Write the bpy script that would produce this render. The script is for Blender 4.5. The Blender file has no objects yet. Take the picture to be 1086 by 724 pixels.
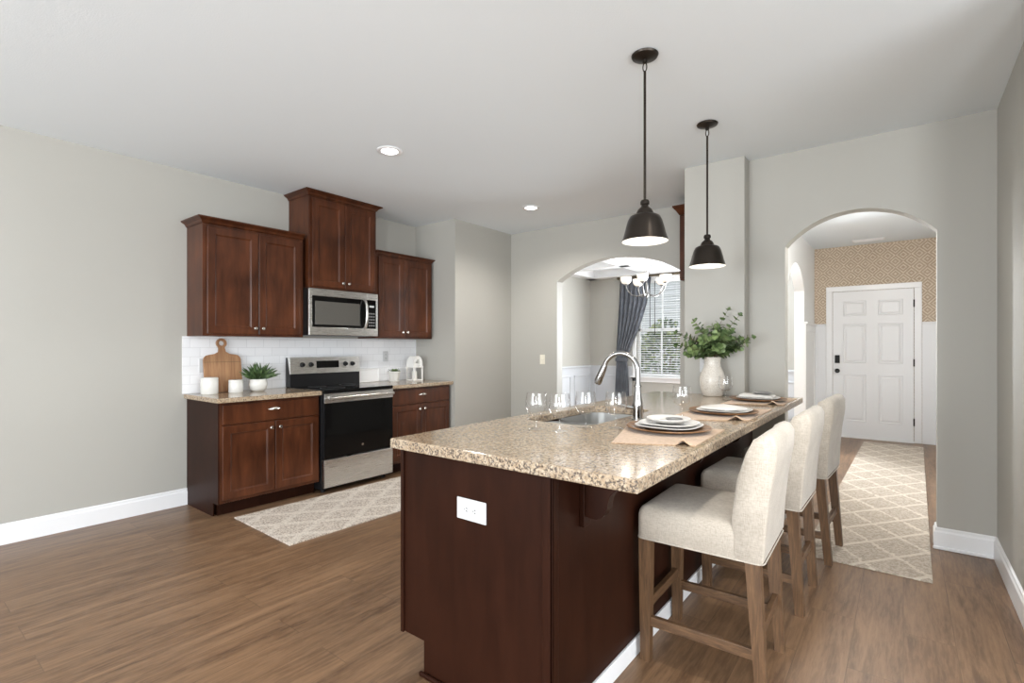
import bpy, bmesh, math, random
from mathutils import Vector, Matrix
random.seed(7)
R = math.radians
S = bpy.context.scene
COL = S.collection

# ------------------------------------------------------------------ camera, world, lamps, exposure
FPX = 536.279                       # focal length in pixels of the 1086 px wide frame
cam_d = bpy.data.cameras.new('camera'); cam = bpy.data.objects.new('camera', cam_d); COL.objects.link(cam)
cam_d.sensor_width = 36.0; cam_d.lens = FPX / 1086 * 36.0
cam_d.shift_y = 6.0 / 1086; cam_d.clip_start = 0.02
cam.location = (0, 0, 1.29); cam.rotation_euler = (R(90), 0, R(37.7345))
S.camera = cam
vs = S.view_settings
vs.view_transform = 'Standard'; vs.look = 'None'; vs.gamma = 1.0; vs.use_curve_mapping = False
vs.exposure = 0.0
try:
    S.cycles.max_bounces = 12; S.cycles.diffuse_bounces = 6; S.cycles.glossy_bounces = 5
    S.cycles.transmission_bounces = 8; S.cycles.transparent_max_bounces = 12
    S.cycles.sample_clamp_indirect = 6.0; S.cycles.use_denoising = True; S.cycles.caustics_refractive = False
except Exception:
    pass

w = bpy.data.worlds.new('sky'); S.world = w; w.use_nodes = True
bg = w.node_tree.nodes['Background']; bg.inputs[0].default_value = (0.92, 0.96, 1.0, 1); bg.inputs[1].default_value = 2.2

def lamp(name, kind, loc, energy, color=(1, 1, 1), rot=(0, 0, 0), size=None, size_y=None, spot=None, blend=0.5, spread=None):
    d = bpy.data.lights.new(name, kind); d.energy = energy; d.color = color
    if kind == 'AREA':
        d.size = size
        if size_y: d.shape = 'RECTANGLE'; d.size_y = size_y
        else: d.shape = 'DISK'
        if spread: d.spread = spread
    elif kind in ('POINT', 'SPOT'):
        d.shadow_soft_size = size or 0.05
    if kind == 'SPOT': d.spot_size = R(spot); d.spot_blend = blend
    o = bpy.data.objects.new(name, d); COL.objects.link(o); o.location = loc; o.rotation_euler = rot
    return o

DAY = (0.93, 0.97, 1.0)
WARM = (1.0, 0.90, 0.78)
# fill lamps added at unseen rear and side openings, tilted up for the ceiling
for wx, pw in ((-3.4, 30), (-1.6, 200)):
    lamp('rear_window_fill', 'AREA', (wx, -3.90, 1.45), pw, DAY, (R(116), 0, 0), 1.5, 2.2)
lamp('rear_doorway_fill', 'AREA', (1.9, -3.90, 1.2), 190, DAY, (R(116), 0, 0), 1.0, 2.1)
lamp('side_opening_fill', 'AREA', (3.80, -0.1, 1.45), 195, DAY, (R(112), 0, R(90)), 4.2, 2.2)
lamp('dining_fill', 'AREA', (-2.3, 8.52, 1.62), 230, DAY, (R(-90), 0, 0), 0.9, 1.7)  # fill added inside the hidden second window to brighten the dining room

# ------------------------------------------------------------------ mesh helpers
class MB:
    def __init__(s): s.bm = bmesh.new()
    def _join(s, b):
        me = bpy.data.meshes.new('tmp'); b.to_mesh(me); b.free(); s.bm.from_mesh(me); bpy.data.meshes.remove(me)
    def box(s, x0, y0, z0, x1, y1, z1, bev=0.0, seg=2):
        b = bmesh.new(); bmesh.ops.create_cube(b, size=1.0)
        for v in b.verts:
            v.co = Vector(((x0 + x1) / 2 + v.co.x * (x1 - x0), (y0 + y1) / 2 + v.co.y * (y1 - y0), (z0 + z1) / 2 + v.co.z * (z1 - z0)))
        if bev: bmesh.ops.bevel(b, geom=list(b.edges), offset=bev, segments=seg, profile=0.5, affect='EDGES')
        s._join(b); return s
    def lathe(s, prof, c=(0, 0, 0), seg=32, axis='Z', sx=1.0, sy=1.0, caps=True):
        rings = []
        for r, z in prof:
            ring = []
            for k in range(seg):
                a = 2 * math.pi * k / seg
                p = (r * math.cos(a) * sx, r * math.sin(a) * sy, z)
                if axis == 'X': p = (p[2], p[0], p[1])
                if axis == 'Y': p = (p[0], p[2], p[1])
                ring.append(s.bm.verts.new((p[0] + c[0], p[1] + c[1], p[2] + c[2])))
            rings.append(ring)
        for i in range(len(rings) - 1):
            for k in range(seg):
                s.bm.faces.new((rings[i][k], rings[i][(k + 1) % seg], rings[i + 1][(k + 1) % seg], rings[i + 1][k]))
        for ring, rr in ((rings[0], prof[0][0]), (rings[-1], prof[-1][0])):
            if rr > 1e-6 and caps:
                try: s.bm.faces.new(ring)
                except Exception: pass
        return s
    def tube(s, pts, r, seg=10, caps=True):
        pts = [Vector(p) for p in pts]; n = len(pts)
        rad = r if isinstance(r, (list, tuple)) else [r] * n
        t = (pts[1] - pts[0]).normalized()
        u = t.orthogonal().normalized(); rings = []
        for i in range(n):
            if i == 0: t = (pts[1] - pts[0]).normalized()
            elif i == n - 1: t = (pts[-1] - pts[-2]).normalized()
            else: t = (pts[i + 1] - pts[i - 1]).normalized()
            u = (u - t * u.dot(t)).normalized(); v = t.cross(u)
            rings.append([s.bm.verts.new(pts[i] + (u * math.cos(2 * math.pi * k / seg) + v * math.sin(2 * math.pi * k / seg)) * rad[i]) for k in range(seg)])
        for i in range(n - 1):
            for k in range(seg):
                s.bm.faces.new((rings[i][k], rings[i][(k + 1) % seg], rings[i + 1][(k + 1) % seg], rings[i + 1][k]))
        if caps:
            s.bm.faces.new(rings[0][::-1]); s.bm.faces.new(rings[-1])
        return s
    def prism(s, poly, axis, lo, hi, bev=0.0):
        """poly in the two other axes (X: y,z  Y: x,z  Z: x,y), pushed from lo to hi"""
        b = bmesh.new()
        def P(a, q):
            return {'X': (q, a[0], a[1]), 'Y': (a[0], q, a[1]), 'Z': (a[0], a[1], q)}[axis]
        A = [b.verts.new(P(p, lo)) for p in poly]; B = [b.verts.new(P(p, hi)) for p in poly]
        n = len(poly)
        for i in range(n): b.faces.new((A[i], A[(i + 1) % n], B[(i + 1) % n], B[i]))
        caps = [b.faces.new(A), b.faces.new(B)]
        if bev:
            bmesh.ops.bevel(b, geom=list({e for f in caps for e in f.edges}), offset=bev, segments=2, profile=0.5, affect='EDGES')
        bmesh.ops.triangulate(b, faces=[f for f in b.faces if len(f.verts) > 4])
        s._join(b); return s
    def rings(s, loops, caps=True):
        L = [[s.bm.verts.new(p) for p in lp] for lp in loops]; n = len(L[0])
        for i in range(len(L) - 1):
            for k in range(n): s.bm.faces.new((L[i][k], L[i][(k + 1) % n], L[i + 1][(k + 1) % n], L[i + 1][k]))
        if caps:
            s.bm.faces.new(L[0][::-1]); s.bm.faces.new(L[-1])
        return s
    def grid(s, f, nu, nv):
        V = [[s.bm.verts.new(f(i / nu, j / nv)) for j in range(nv + 1)] for i in range(nu + 1)]
        for i in range(nu):
            for j in range(nv): s.bm.faces.new((V[i][j], V[i + 1][j], V[i + 1][j + 1], V[i][j + 1]))
        return s
    def ellipsoid(s, c, rx, ry, rz, zmin=None, seg=16):
        b = bmesh.new(); bmesh.ops.create_uvsphere(b, u_segments=seg, v_segments=max(8, seg // 2), radius=1.0)
        for v in b.verts:
            z = v.co.z * rz
            if zmin is not None: z = max(z, zmin)
            v.co = Vector((c[0] + v.co.x * rx, c[1] + v.co.y * ry, c[2] + z))
        s._join(b); return s
    def shaker(s, y0, y1, z0, z1, xb, xf, rail=0.057, rec=0.009, flip=None):
        """recessed-panel door whose face looks towards xf (plane of constant x); flip swaps x and y"""
        sg = 1 if xf > xb else -1
        def rect(i, x): return [(x, y0 + i, z0 + i), (x, y1 - i, z0 + i), (x, y1 - i, z1 - i), (x, y0 + i, z1 - i)]
        e = 0.003
        lps = [rect(0, xb), rect(0, xf - sg * e), rect(e, xf), rect(rail, xf), rect(rail + 0.004, xf - sg * 0.004), rect(rail + 0.012, xf - sg * rec)]
        if flip: lps = [[(p[1], p[0], p[2]) for p in lp] for lp in lps]
        return s.rings(lps)
    def build(s, name, mat, parent=None, loc=None, smooth=None, matrix=None):
        bm = s.bm
        if matrix is not None: bmesh.ops.transform(bm, matrix=matrix, verts=bm.verts)
        off = Vector(parent['_w']) if parent is not None else (Vector(loc) if loc is not None else Vector((0, 0, 0)))
        for v in bm.verts: v.co -= off
        bmesh.ops.remove_doubles(bm, verts=bm.verts, dist=1e-6)
        bmesh.ops.recalc_face_normals(bm, faces=bm.faces)
        me = bpy.data.meshes.new(name); bm.to_mesh(me); bm.free()
        o = bpy.data.objects.new(name, me); COL.objects.link(o)
        me.materials.append(mat)
        if smooth is not None:
            me.polygons.foreach_set('use_smooth', [True] * len(me.polygons))
            me.set_sharp_from_angle(angle=R(smooth))
        o['_w'] = tuple(off)
        if parent is not None: o.parent = parent
        else: o.location = off
        return o

def tag(o, label=None, cat=None, group=None, kind=None):
    if label: o['label'] = label
    if cat: o['category'] = cat
    if group: o['group'] = group
    if kind: o['kind'] = kind
    return o
def thing(name, loc, label, cat, group=None):
    o = bpy.data.objects.new(name, None); COL.objects.link(o); o.location = loc; o['_w'] = tuple(loc)
    o.empty_display_size = 0.1
    return tag(o, label, cat, group)
def structure(name, mb, mat, smooth=None):
    return tag(mb.build(name, mat, smooth=smooth), kind='structure')
def copy_tree(o, parent=None):
    c = o.copy(); COL.objects.link(c)
    if parent is not None: c.parent = parent
    for ch in [x for x in o.children]: copy_tree(ch, c)
    return c

# ------------------------------------------------------------------ materials
def srgb(r, g, b):
    f = lambda c: (c / 255) / 12.92 if c / 255 <= 0.04045 else ((c / 255 + 0.055) / 1.055) ** 2.4
    return (f(r), f(g), f(b), 1)
class Mat:
    def __init__(s, name, color=(0.8, 0.8, 0.8, 1), rough=0.5, metal=0.0, **kw):
        s.m = bpy.data.materials.new(name); s.m.use_nodes = True
        s.t = s.m.node_tree; s.p = s.t.nodes['Principled BSDF']
        s.set('Base Color', color); s.set('Roughness', rough); s.set('Metallic', metal)
        for k, v in kw.items(): s.set(k.replace('_', ' '), v)
        s.tc = None
    def set(s, k, v):
        if k in s.p.inputs: s.p.inputs[k].default_value = v
    def n(s, typ, **kw):
        nd = s.t.nodes.new(typ)
        for k, v in kw.items():
            if hasattr(nd, k): setattr(nd, k, v)
            else: nd.inputs[k.replace('_', ' ')].default_value = v
        return nd
    def l(s, a, b): s.t.links.new(a, b)
    def coord(s, scale=(1, 1, 1), rot=(0, 0, 0), loc=(0, 0, 0)):
        tc = s.n('ShaderNodeTexCoord'); mp = s.n('ShaderNodeMapping')
        mp.inputs['Scale'].default_value = scale; mp.inputs['Rotation'].default_value = rot; mp.inputs['Location'].default_value = loc
        s.l(tc.outputs['Object'], mp.inputs['Vector']); return mp.outputs['Vector']
    def noise(s, vec, scale, detail=4, rough=0.5, dist=0.0):
        nd = s.n('ShaderNodeTexNoise'); nd.inputs['Scale'].default_value = scale; nd.inputs['Detail'].default_value = detail
        nd.inputs['Roughness'].default_value = rough; nd.inputs['Distortion'].default_value = dist
        s.l(vec, nd.inputs['Vector']); return nd.outputs['Fac']
    def ramp(s, fac, stops, interp='LINEAR'):
        r = s.n('ShaderNodeValToRGB'); e = r.color_ramp.elements; r.color_ramp.interpolation = interp
        while len(e) < len(stops): e.new(0.5)
        for i, (p, c) in enumerate(stops): e[i].position = p; e[i].color = c if len(c) == 4 else (*c, 1)
        s.l(fac, r.inputs['Fac']); return r.outputs['Color']
    def mix(s, fac, a, b, mode='MIX'):
        m = s.n('ShaderNodeMix'); m.data_type = 'RGBA'; m.blend_type = mode
        for sock, v in ((m.inputs[0], fac), (m.inputs[6], a), (m.inputs[7], b)):
            if hasattr(v, 'is_output') or hasattr(v, 'links'): s.l(v, sock)
            else: sock.default_value = v
        return m.outputs[2]
    def math(s, op, a, b=None, c=None):
        m = s.n('ShaderNodeMath'); m.operation = op
        for i, v in enumerate((a, b, c)):
            if v is None: continue
            if hasattr(v, 'links'): s.l(v, m.inputs[i])
            else: m.inputs[i].default_value = v
        return m.outputs[0]
    def bump(s, h, strength=0.2, dist=0.01):
        b = s.n('ShaderNodeBump'); b.inputs['Strength'].default_value = strength; b.inputs['Distance'].default_value = dist
        s.l(h, b.inputs['Height']); s.l(b.outputs['Normal'], s.p.inputs['Normal'])
    def color(s, c): s.l(c, s.p.inputs['Base Color'])

def m_paint(name, col, rough=0.6, bump=0.05, sc=180):
    m = Mat(name, col, rough); v = m.coord()
    m.bump(m.noise(v, sc, 2), bump, 0.002); return m.m
WALL = m_paint('greige wall paint', (0.425, 0.413, 0.378, 1), 0.55)
CEIL = m_paint('textured ceiling paint', (0.80, 0.85, 0.885, 1), 0.8, 0.35, 130)
TRIM = m_paint('white trim paint', (0.84, 0.845, 0.86, 1), 0.3, 0.0)
HALLW = m_paint('white hall paint', (0.80, 0.80, 0.79, 1), 0.5)
WAINS = m_paint('pale grey wainscot paint', (0.58, 0.60, 0.63, 1), 0.4, 0.0)
DOORW = m_paint('white door paint', (0.80, 0.81, 0.83, 1), 0.35, 0.0)
PLATE = m_paint('white switch plastic', (0.60, 0.61, 0.62, 1), 0.35, 0.0)
IVORY = m_paint('ivory switch plastic', (0.80, 0.76, 0.64, 1), 0.35, 0.0)
SLOT = Mat('dark slot', (0.02, 0.02, 0.02, 1), 0.5).m

def m_floor():
    m = Mat('brown plank floor', rough=0.38)
    v = m.coord(rot=(0, 0, R(90)))
    b = m.n('ShaderNodeTexBrick'); b.offset = 0.37; b.squash = 1.0
    for k, val in (('Scale', 1.0), ('Mortar Size', 0.0016), ('Mortar Smooth', 0.2), ('Brick Width', 1.22), ('Row Height', 0.18), ('Bias', 0.0)): b.inputs[k].default_value = val
    b.inputs['Color1'].default_value = (0, 0, 0, 1); b.inputs['Color2'].default_value = (1, 1, 1, 1); b.inputs['Mortar'].default_value = (0.5, 0.5, 0.5, 1)
    m.l(v, b.inputs['Vector'])
    tone = m.ramp(b.outputs['Color'], [(0, srgb(122, 93, 68)), (0.5, srgb(130, 100, 73)), (1, srgb(139, 109, 82))])
    # stretched grain along the planks, shifted per plank
    tc = m.n('ShaderNodeTexCoord'); mp = m.n('ShaderNodeMapping'); mp.inputs['Scale'].default_value = (9, 0.9, 1)
    m.l(tc.outputs['Object'], mp.inputs['Vector'])
    add = m.n('ShaderNodeVectorMath'); add.operation = 'MULTIPLY_ADD'
    m.l(b.outputs['Color'], add.inputs[0]); add.inputs[1].default_value = (13, 7, 3); m.l(mp.outputs['Vector'], add.inputs[2])
    g1 = m.noise(add.outputs[0], 1.6, 5, 0.6, 0.6)
    g2 = m.noise(add.outputs[0], 9.0, 4, 0.65, 0.3)
    c = m.mix(m.ramp(g1, [(0.36, (0, 0, 0)), (0.66, (1, 1, 1))]), srgb(92, 68, 49), tone)
    c = m.mix(m.math('MULTIPLY', m.ramp(g2, [(0.42, (0, 0, 0)), (0.6, (1, 1, 1))]), 0.35), c, srgb(152, 121, 92))
    c = m.mix(m.math('MULTIPLY', b.outputs['Fac'], 0.35), c, (0.035, 0.022, 0.015, 1))
    m.color(c); m.bump(g2, 0.08, 0.003)
    return m.m
FLOOR = m_floor()

def m_cherry(name, a, b, rough=0.3, spec=0.28):
    m = Mat(name, rough=rough); v = m.coord(scale=(6, 6, 1.0))
    g = m.noise(v, 2.6, 5, 0.6, 0.4); v2 = m.coord(); blot = m.noise(v2, 3.0, 2, 0.5)
    f = m.math('ADD', m.math('MULTIPLY', g, 0.6), m.math('MULTIPLY', blot, 0.5))
    m.color(m.ramp(f, [(0.34, a), (0.74, b)])); m.set('Specular IOR Level', spec)
    m.bump(g, 0.03, 0.002); return m.m
CHERRY = m_cherry('cherry stained wood', (0.026, 0.0072, 0.0030, 1), (0.118, 0.037, 0.0145, 1))
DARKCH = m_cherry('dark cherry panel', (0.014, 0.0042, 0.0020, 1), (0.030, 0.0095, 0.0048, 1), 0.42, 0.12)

def m_granite(name, rough=0.12, dk=0.0):
    m = Mat(name, rough=rough); v = m.coord()
    n1 = m.noise(v, 52, 6, 0.72, 0.6); n2 = m.noise(v, 120, 4, 0.6); n3 = m.noise(v, 9, 3, 0.5)
    base = m.ramp(n1, [(0.27, srgb(112, 92, 72)), (0.40, srgb(152, 131, 107)), (0.52, srgb(176, 157, 133)), (0.66, srgb(192, 176, 154)), (0.8, srgb(160, 146, 128))])
    base = m.mix(m.math('MULTIPLY', m.ramp(n3, [(0.45, (0, 0, 0)), (0.65, (1, 1, 1))]), 0.35), base, srgb(172, 148, 118))
    vo = m.n('ShaderNodeTexVoronoi'); vo.inputs['Scale'].default_value = 150; m.l(v, vo.inputs['Vector'])
    sp = m.math('MULTIPLY', m.ramp(vo.outputs['Color'], [(0.55 - dk * 2, (0, 0, 0)), (0.72 - dk * 2, (1, 1, 1))]), m.ramp(n2, [(0.45 - dk, (0, 0, 0)), (0.55 - dk, (1, 1, 1))]))
    c = m.mix(sp, base, srgb(84, 72, 62))
    wh = m.ramp(m.noise(v, 80, 3, 0.5), [(0.60, (0, 0, 0)), (0.68, (1, 1, 1))])
    c = m.mix(m.math('MULTIPLY', wh, 0.5), c, srgb(202, 191, 174))
    m.color(c); m.set('IOR', 1.55); return m
GRANITE = m_granite('beige speckled granite').m
_ge = m_granite('rough granite edge', 0.35, 0.05)
_v = _ge.coord(); _h = _ge.noise(_v, 45, 4, 0.6); _ge.bump(_h, 0.9, 0.012)
GRANITE_EDGE = _ge.m

def m_tile():
    m = Mat('white subway tile', rough=0.12)
    tc = m.n('ShaderNodeTexCoord'); sep = m.n('ShaderNodeSeparateXYZ'); cmb = m.n('ShaderNodeCombineXYZ')
    m.l(tc.outputs['Object'], sep.inputs[0]); m.l(sep.outputs['Y'], cmb.inputs['X']); m.l(sep.outputs['Z'], cmb.inputs['Y'])
    b = m.n('ShaderNodeTexBrick'); b.offset = 0.5
    for k, val in (('Scale', 1.0), ('Mortar Size', 0.0016), ('Mortar Smooth', 0.3), ('Brick Width', 0.152), ('Row Height', 0.0757)): b.inputs[k].default_value = val
    b.inputs['Color1'].default_value = (0.84, 0.85, 0.87, 1); b.inputs['Color2'].default_value = (0.88, 0.89, 0.91, 1); b.inputs['Mortar'].default_value = (0.66, 0.67, 0.69, 1)
    m.l(cmb.outputs[0], b.inputs['Vector']); m.color(b.outputs['Color'])
    m.bump(m.math('SUBTRACT', 1.0, b.outputs['Fac']), 0.5, 0.002); return m.m
TILE = m_tile()

def m_steel(name, col=(0.62, 0.61, 0.59, 1), rough=0.28, axis=(1, 1, 60)):
    m = Mat(name, col, rough, 1.0); v = m.coord(scale=axis); g = m.noise(v, 8, 3)
    m.l(m.ramp(g, [(0.3, (rough * 0.94,) * 3), (0.7, (rough * 1.06,) * 3)]), m.p.inputs['Roughness']); return m.m
STEEL = m_steel('brushed stainless steel')
CHROME = Mat('polished chrome', (0.32, 0.315, 0.31, 1), 0.14, 1.0).m
SATIN = Mat('satin nickel', (0.20, 0.195, 0.19, 1), 0.3, 1.0).m
SINKS = m_steel('satin sink steel', (0.60, 0.60, 0.59, 1), 0.33)
NICKEL = Mat('brushed nickel', (0.70, 0.67, 0.62, 1), 0.25, 1.0).m
BLACKG = Mat('black oven glass', (0.005, 0.005, 0.005, 1), 0.06, Specular_IOR_Level=0.25).m
BLACK = Mat('black enamel', (0.010, 0.010, 0.011, 1), 0.3, Specular_IOR_Level=0.3).m
GREYG = Mat('tinted microwave glass', (0.10, 0.095, 0.085, 1), 0.10).m
BRONZE = Mat('dark bronze metal', (0.042, 0.034, 0.028, 1), 0.32, 0.85).m
IRON = Mat('black iron', (0.015, 0.014, 0.013, 1), 0.4, 0.5).m
WHITEC = Mat('white glazed ceramic', (0.70, 0.69, 0.655, 1), 0.18).m
def m_crackle():
    m = Mat('cream crackle ceramic', rough=0.15); v = m.coord()
    vo = m.n('ShaderNodeTexVoronoi'); vo.feature = 'DISTANCE_TO_EDGE'; vo.inputs['Scale'].default_value = 70; m.l(v, vo.inputs['Vector'])
    m.color(m.mix(m.ramp(vo.outputs['Distance'], [(0.0, (1, 1, 1)), (0.06, (0, 0, 0))]), (0.66, 0.625, 0.57, 1), (0.44, 0.38, 0.32, 1))); return m.m
CRACKLE = m_crackle()
PLATEC = Mat('white dinnerware glaze', (0.62, 0.60, 0.575, 1), 0.3).m
GREYC = Mat('grey dish glaze', (0.22, 0.215, 0.21, 1), 0.3).m
LINENW = m_paint('white linen napkin', (0.64, 0.62, 0.59, 1), 0.9, 0.3, 400)
def m_pane(name, ior):
    m = Mat(name); t = m.t; out = t.nodes['Material Output']
    tr = m.n('ShaderNodeBsdfTransparent'); gl = m.n('ShaderNodeBsdfGlossy'); gl.inputs['Roughness'].default_value = 0.02
    lw = m.n('ShaderNodeLayerWeight'); lw.inputs['Blend'].default_value = 0.5
    fr = m.n('ShaderNodeMath'); fr.operation = 'MULTIPLY_ADD'; m.l(m.math('POWER', lw.outputs['Facing'], 3.0), fr.inputs[0]); fr.inputs[1].default_value = 0.55; fr.inputs[2].default_value = ior - 1.0
    mx = m.n('ShaderNodeMixShader'); m.l(fr.outputs[0], mx.inputs[0]); m.l(tr.outputs[0], mx.inputs[1]); m.l(gl.outputs[0], mx.inputs[2])
    m.l(mx.outputs[0], out.inputs['Surface']); return m.m
PANE = m_pane('window glass', 1.03)
GLASS = m_pane('thin clear glass', 1.045)

def m_wood(name, a, b, rough=0.55, axis=(8, 8, 0.8), sc=3.0):
    m = Mat(name, rough=rough); v = m.coord(scale=axis); g = m.noise(v, sc, 5, 0.65, 0.8)
    m.color(m.ramp(g, [(0.3, a), (0.7, b)])); m.bump(g, 0.1, 0.003); return m.m
STOOLW = m_wood('weathered oak', srgb(68, 47, 30), srgb(112, 83, 56), 0.5, (30, 30, 2.2))
STOOLH = m_wood('weathered oak rail', srgb(68, 47, 30), srgb(112, 83, 56), 0.5, (4, 4, 30))
BOARDW = m_wood('acacia board', srgb(132, 92, 62), srgb(178, 136, 98), 0.5, (5, 14, 1.0))
CHARGEW = m_wood('dark brown charger wood', srgb(92, 62, 38), srgb(140, 102, 66), 0.4, (3, 14, 3))

def m_fabric(name, a, b):
    m = Mat(name, rough=0.92); v = m.coord()
    w1 = m.noise(m.coord(scale=(1, 1, 0.15)), 420, 2); w2 = m.noise(m.coord(scale=(0.15, 0.15, 1)), 420, 2); big = m.noise(v, 9, 3)
    f = m.math('ADD', m.math('MULTIPLY', m.math('ADD', w1, w2), 0.36), m.math('MULTIPLY', big, 0.28))
    m.color(m.ramp(f, [(0.38, a), (0.62, b)])); m.bump(m.math('ADD', w1, w2), 0.25, 0.002)
    m.set('Sheen Weight', 0.25); return m.m
LINEN = m_fabric('oatmeal linen', srgb(166, 156, 143), srgb(194, 185, 172))
MATF = m_fabric('tan woven placemat', srgb(162, 131, 102), srgb(198, 168, 136))
CURT = m_fabric('slate grey curtain cloth', srgb(66, 70, 78), srgb(104, 108, 116))

def m_rug(name, ground, fleck, line, px, py, wid, amt, lamt):
    """cream lattice lines over a flecked ground"""
    m = Mat(name, rough=0.95)
    tc = m.n('ShaderNodeTexCoord'); sep = m.n('ShaderNodeSeparateXYZ'); m.l(tc.outputs['Object'], sep.inputs[0])
    wob = m.math('MULTIPLY', m.math('SUBTRACT', m.noise(tc.outputs['Object'], 38, 3), 0.5), 0.16)
    u = m.math('ADD', m.math('DIVIDE', sep.outputs['X'], px), wob); v = m.math('ADD', m.math('DIVIDE', sep.outputs['Y'], py), wob)
    def ln(e): return m.math('ABSOLUTE', m.math('SUBTRACT', m.math('FRACT', e), 0.5))
    d = m.math('MINIMUM', ln(m.math('ADD', u, v)), ln(m.math('SUBTRACT', u, v)))
    mask = m.math('LESS_THAN', d, wid)
    vo = m.noise(m.coord(scale=(1, 1.6, 1)), 62, 3, 0.7)
    fl = m.math('MULTIPLY', m.ramp(vo, [(0.46, (0, 0, 0)), (0.56, (1, 1, 1))]), amt)
    g = m.mix(fl, ground, fleck)
    ff = m.mix(m.math('MULTIPLY', fl, lamt), line, fleck)
    m.color(m.mix(mask, g, ff)); m.bump(vo, 0.4, 0.004); return m.m
RUGK = m_rug('cream and grey runner', srgb(206, 194, 181), srgb(150, 138, 127), srgb(214, 204, 192), 0.30, 0.42, 0.10, 0.85, 0.5)
RUGH = m_rug('beige lattice runner', srgb(192, 180, 166), srgb(150, 138, 124), srgb(212, 202, 188), 0.30, 0.42, 0.05, 0.8, 0.3)

def m_wallpaper():
    m = Mat('tan diamond wallpaper', rough=0.8)
    tc = m.n('ShaderNodeTexCoord'); sep = m.n('ShaderNodeSeparateXYZ'); m.l(tc.outputs['Object'], sep.inputs[0])
    P = 0.17
    def tri(o): return m.math('ABSOLUTE', m.math('SUBTRACT', m.math('FRACT', m.math('DIVIDE', o, P)), 0.5))
    d = m.math('ADD', tri(sep.outputs['X']), tri(sep.outputs['Z']))
    r = m.math('FRACT', m.math('MULTIPLY', d, 4.0))
    mask = m.math('LESS_THAN', r, 0.42)
    n = m.noise(tc.outputs['Object'], 30, 3); n2 = m.noise(tc.outputs['Object'], 9, 2)
    g = m.mix(n2, srgb(164, 146, 127), srgb(188, 171, 152))
    c = m.mix(m.math('MULTIPLY', mask, m.ramp(n, [(0.3, (0.35,) * 3), (0.6, (1, 1, 1))])), g, srgb(216, 203, 184))
    m.color(c); return m.m
PAPER = m_wallpaper()

def m_glow(name, col, st):
    m = Mat(name, (0.55, 0.53, 0.5, 1), 0.5); m.set('Emission Color', (*col, 1)); m.set('Emission Strength', st); return m.m
BULB = m_glow('lit bulb', (1.0, 0.93, 0.82), 14)
CANGLOW = m_glow('lit downlight lens', (1.0, 0.96, 0.9), 12)
SHADEGL = m_glow('lit frosted glass shade', (1.0, 0.90, 0.76), 0.62)
SHADEIN = m_paint('white enamel shade lining', (0.9, 0.89, 0.86, 1), 0.4, 0.0)
DISP = m_glow('clock display', (0.5, 0.7, 0.8), 0.15)
LEAF = Mat('eucalyptus leaf', rough=0.5)
_n = LEAF.noise(LEAF.coord(), 14, 2); LEAF.color(LEAF.ramp(_n, [(0.35, srgb(54, 78, 38)), (0.65, srgb(126, 146, 94))])); LEAF = LEAF.m
LEAF2 = Mat('bright grass leaf', rough=0.5)
_n = LEAF2.noise(LEAF2.coord(), 40, 2); LEAF2.color(LEAF2.ramp(_n, [(0.35, srgb(44, 66, 36)), (0.65, srgb(92, 116, 70))])); LEAF2 = LEAF2.m
HEDGE = Mat('garden leaf', rough=0.6)
_n = HEDGE.noise(HEDGE.coord(), 5, 3); HEDGE.color(HEDGE.ramp(_n, [(0.35, srgb(36, 58, 34)), (0.5, srgb(72, 98, 56)), (0.66, srgb(142, 152, 72))])); HEDGE = HEDGE.m
STEM = Mat('woody stem', (0.10, 0.075, 0.035, 1), 0.6).m
SOIL = Mat('potting soil', (0.03, 0.02, 0.012, 1), 0.9).m
WAX = Mat('white candle wax', (0.88, 0.86, 0.80, 1), 0.4).m
LANT = m_paint('whitewashed lantern wood', (0.84, 0.83, 0.80, 1), 0.5, 0.1)
BLINDW = m_paint('white blind slat', (0.85, 0.85, 0.85, 1), 0.4, 0.0)
LAWN = Mat('lawn', rough=0.9)
_n = LAWN.noise(LAWN.coord(), 6, 4); LAWN.color(LAWN.ramp(_n, [(0.3, srgb(88, 110, 62)), (0.7, srgb(140, 156, 98))])); LAWN = LAWN.m
SIDING = m_paint('pale grey lap siding', (0.42, 0.43, 0.45, 1), 0.6, 0.0)
ROOFM = m_paint('grey shingle', (0.12, 0.125, 0.13, 1), 0.8, 0.5, 30)

# ------------------------------------------------------------------ the room shell
H = 2.74
XL, XR = -4.66, 0.452            # kitchen side walls
YA, YD, YF = 4.245, 5.15, 8.70   # arch wall, dining wall, front wall
structure('floor', MB().box(-4.95, -4.0, -0.1, 4.0, 8.85, 0.0), FLOOR)
structure('ceiling', MB().box(-4.95, -4.0, H, 4.0, 8.85, H + 0.12), CEIL)
structure('wall_left', MB().box(XL - 0.15, -4.0, 0, XL, 4.12, H), WALL)
structure('wall_pantry', MB().box(-4.81, 4.12, 0, -4.0, YD, H), WALL)
structure('wall_column', MB().box(-1.405, 4.102, 0, -0.95, YD, H, 0.004), WALL)
structure('wall_right', MB().box(XR, 2.75, 0, XR + 0.12, YA, H), WALL)  # stops short, out of view, so the side fill reaches the stools
structure('wall_end', MB().box(XR + 0.12, 2.75, 0, 4.0, 2.87, H), WALL)
m = MB()
for a, b, c, d in ((-4.0, -2.5, 0, H), (2.1, 2.75, 0, H), (-2.5, 2.1, 0, 0.35), (-2.5, 2.1, 2.55, H)): m.box(3.9, a, c, 4.0, b, d)
structure('wall_side', m, WALL)  # unseen wall with an opening added for the side fill lamp

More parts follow.
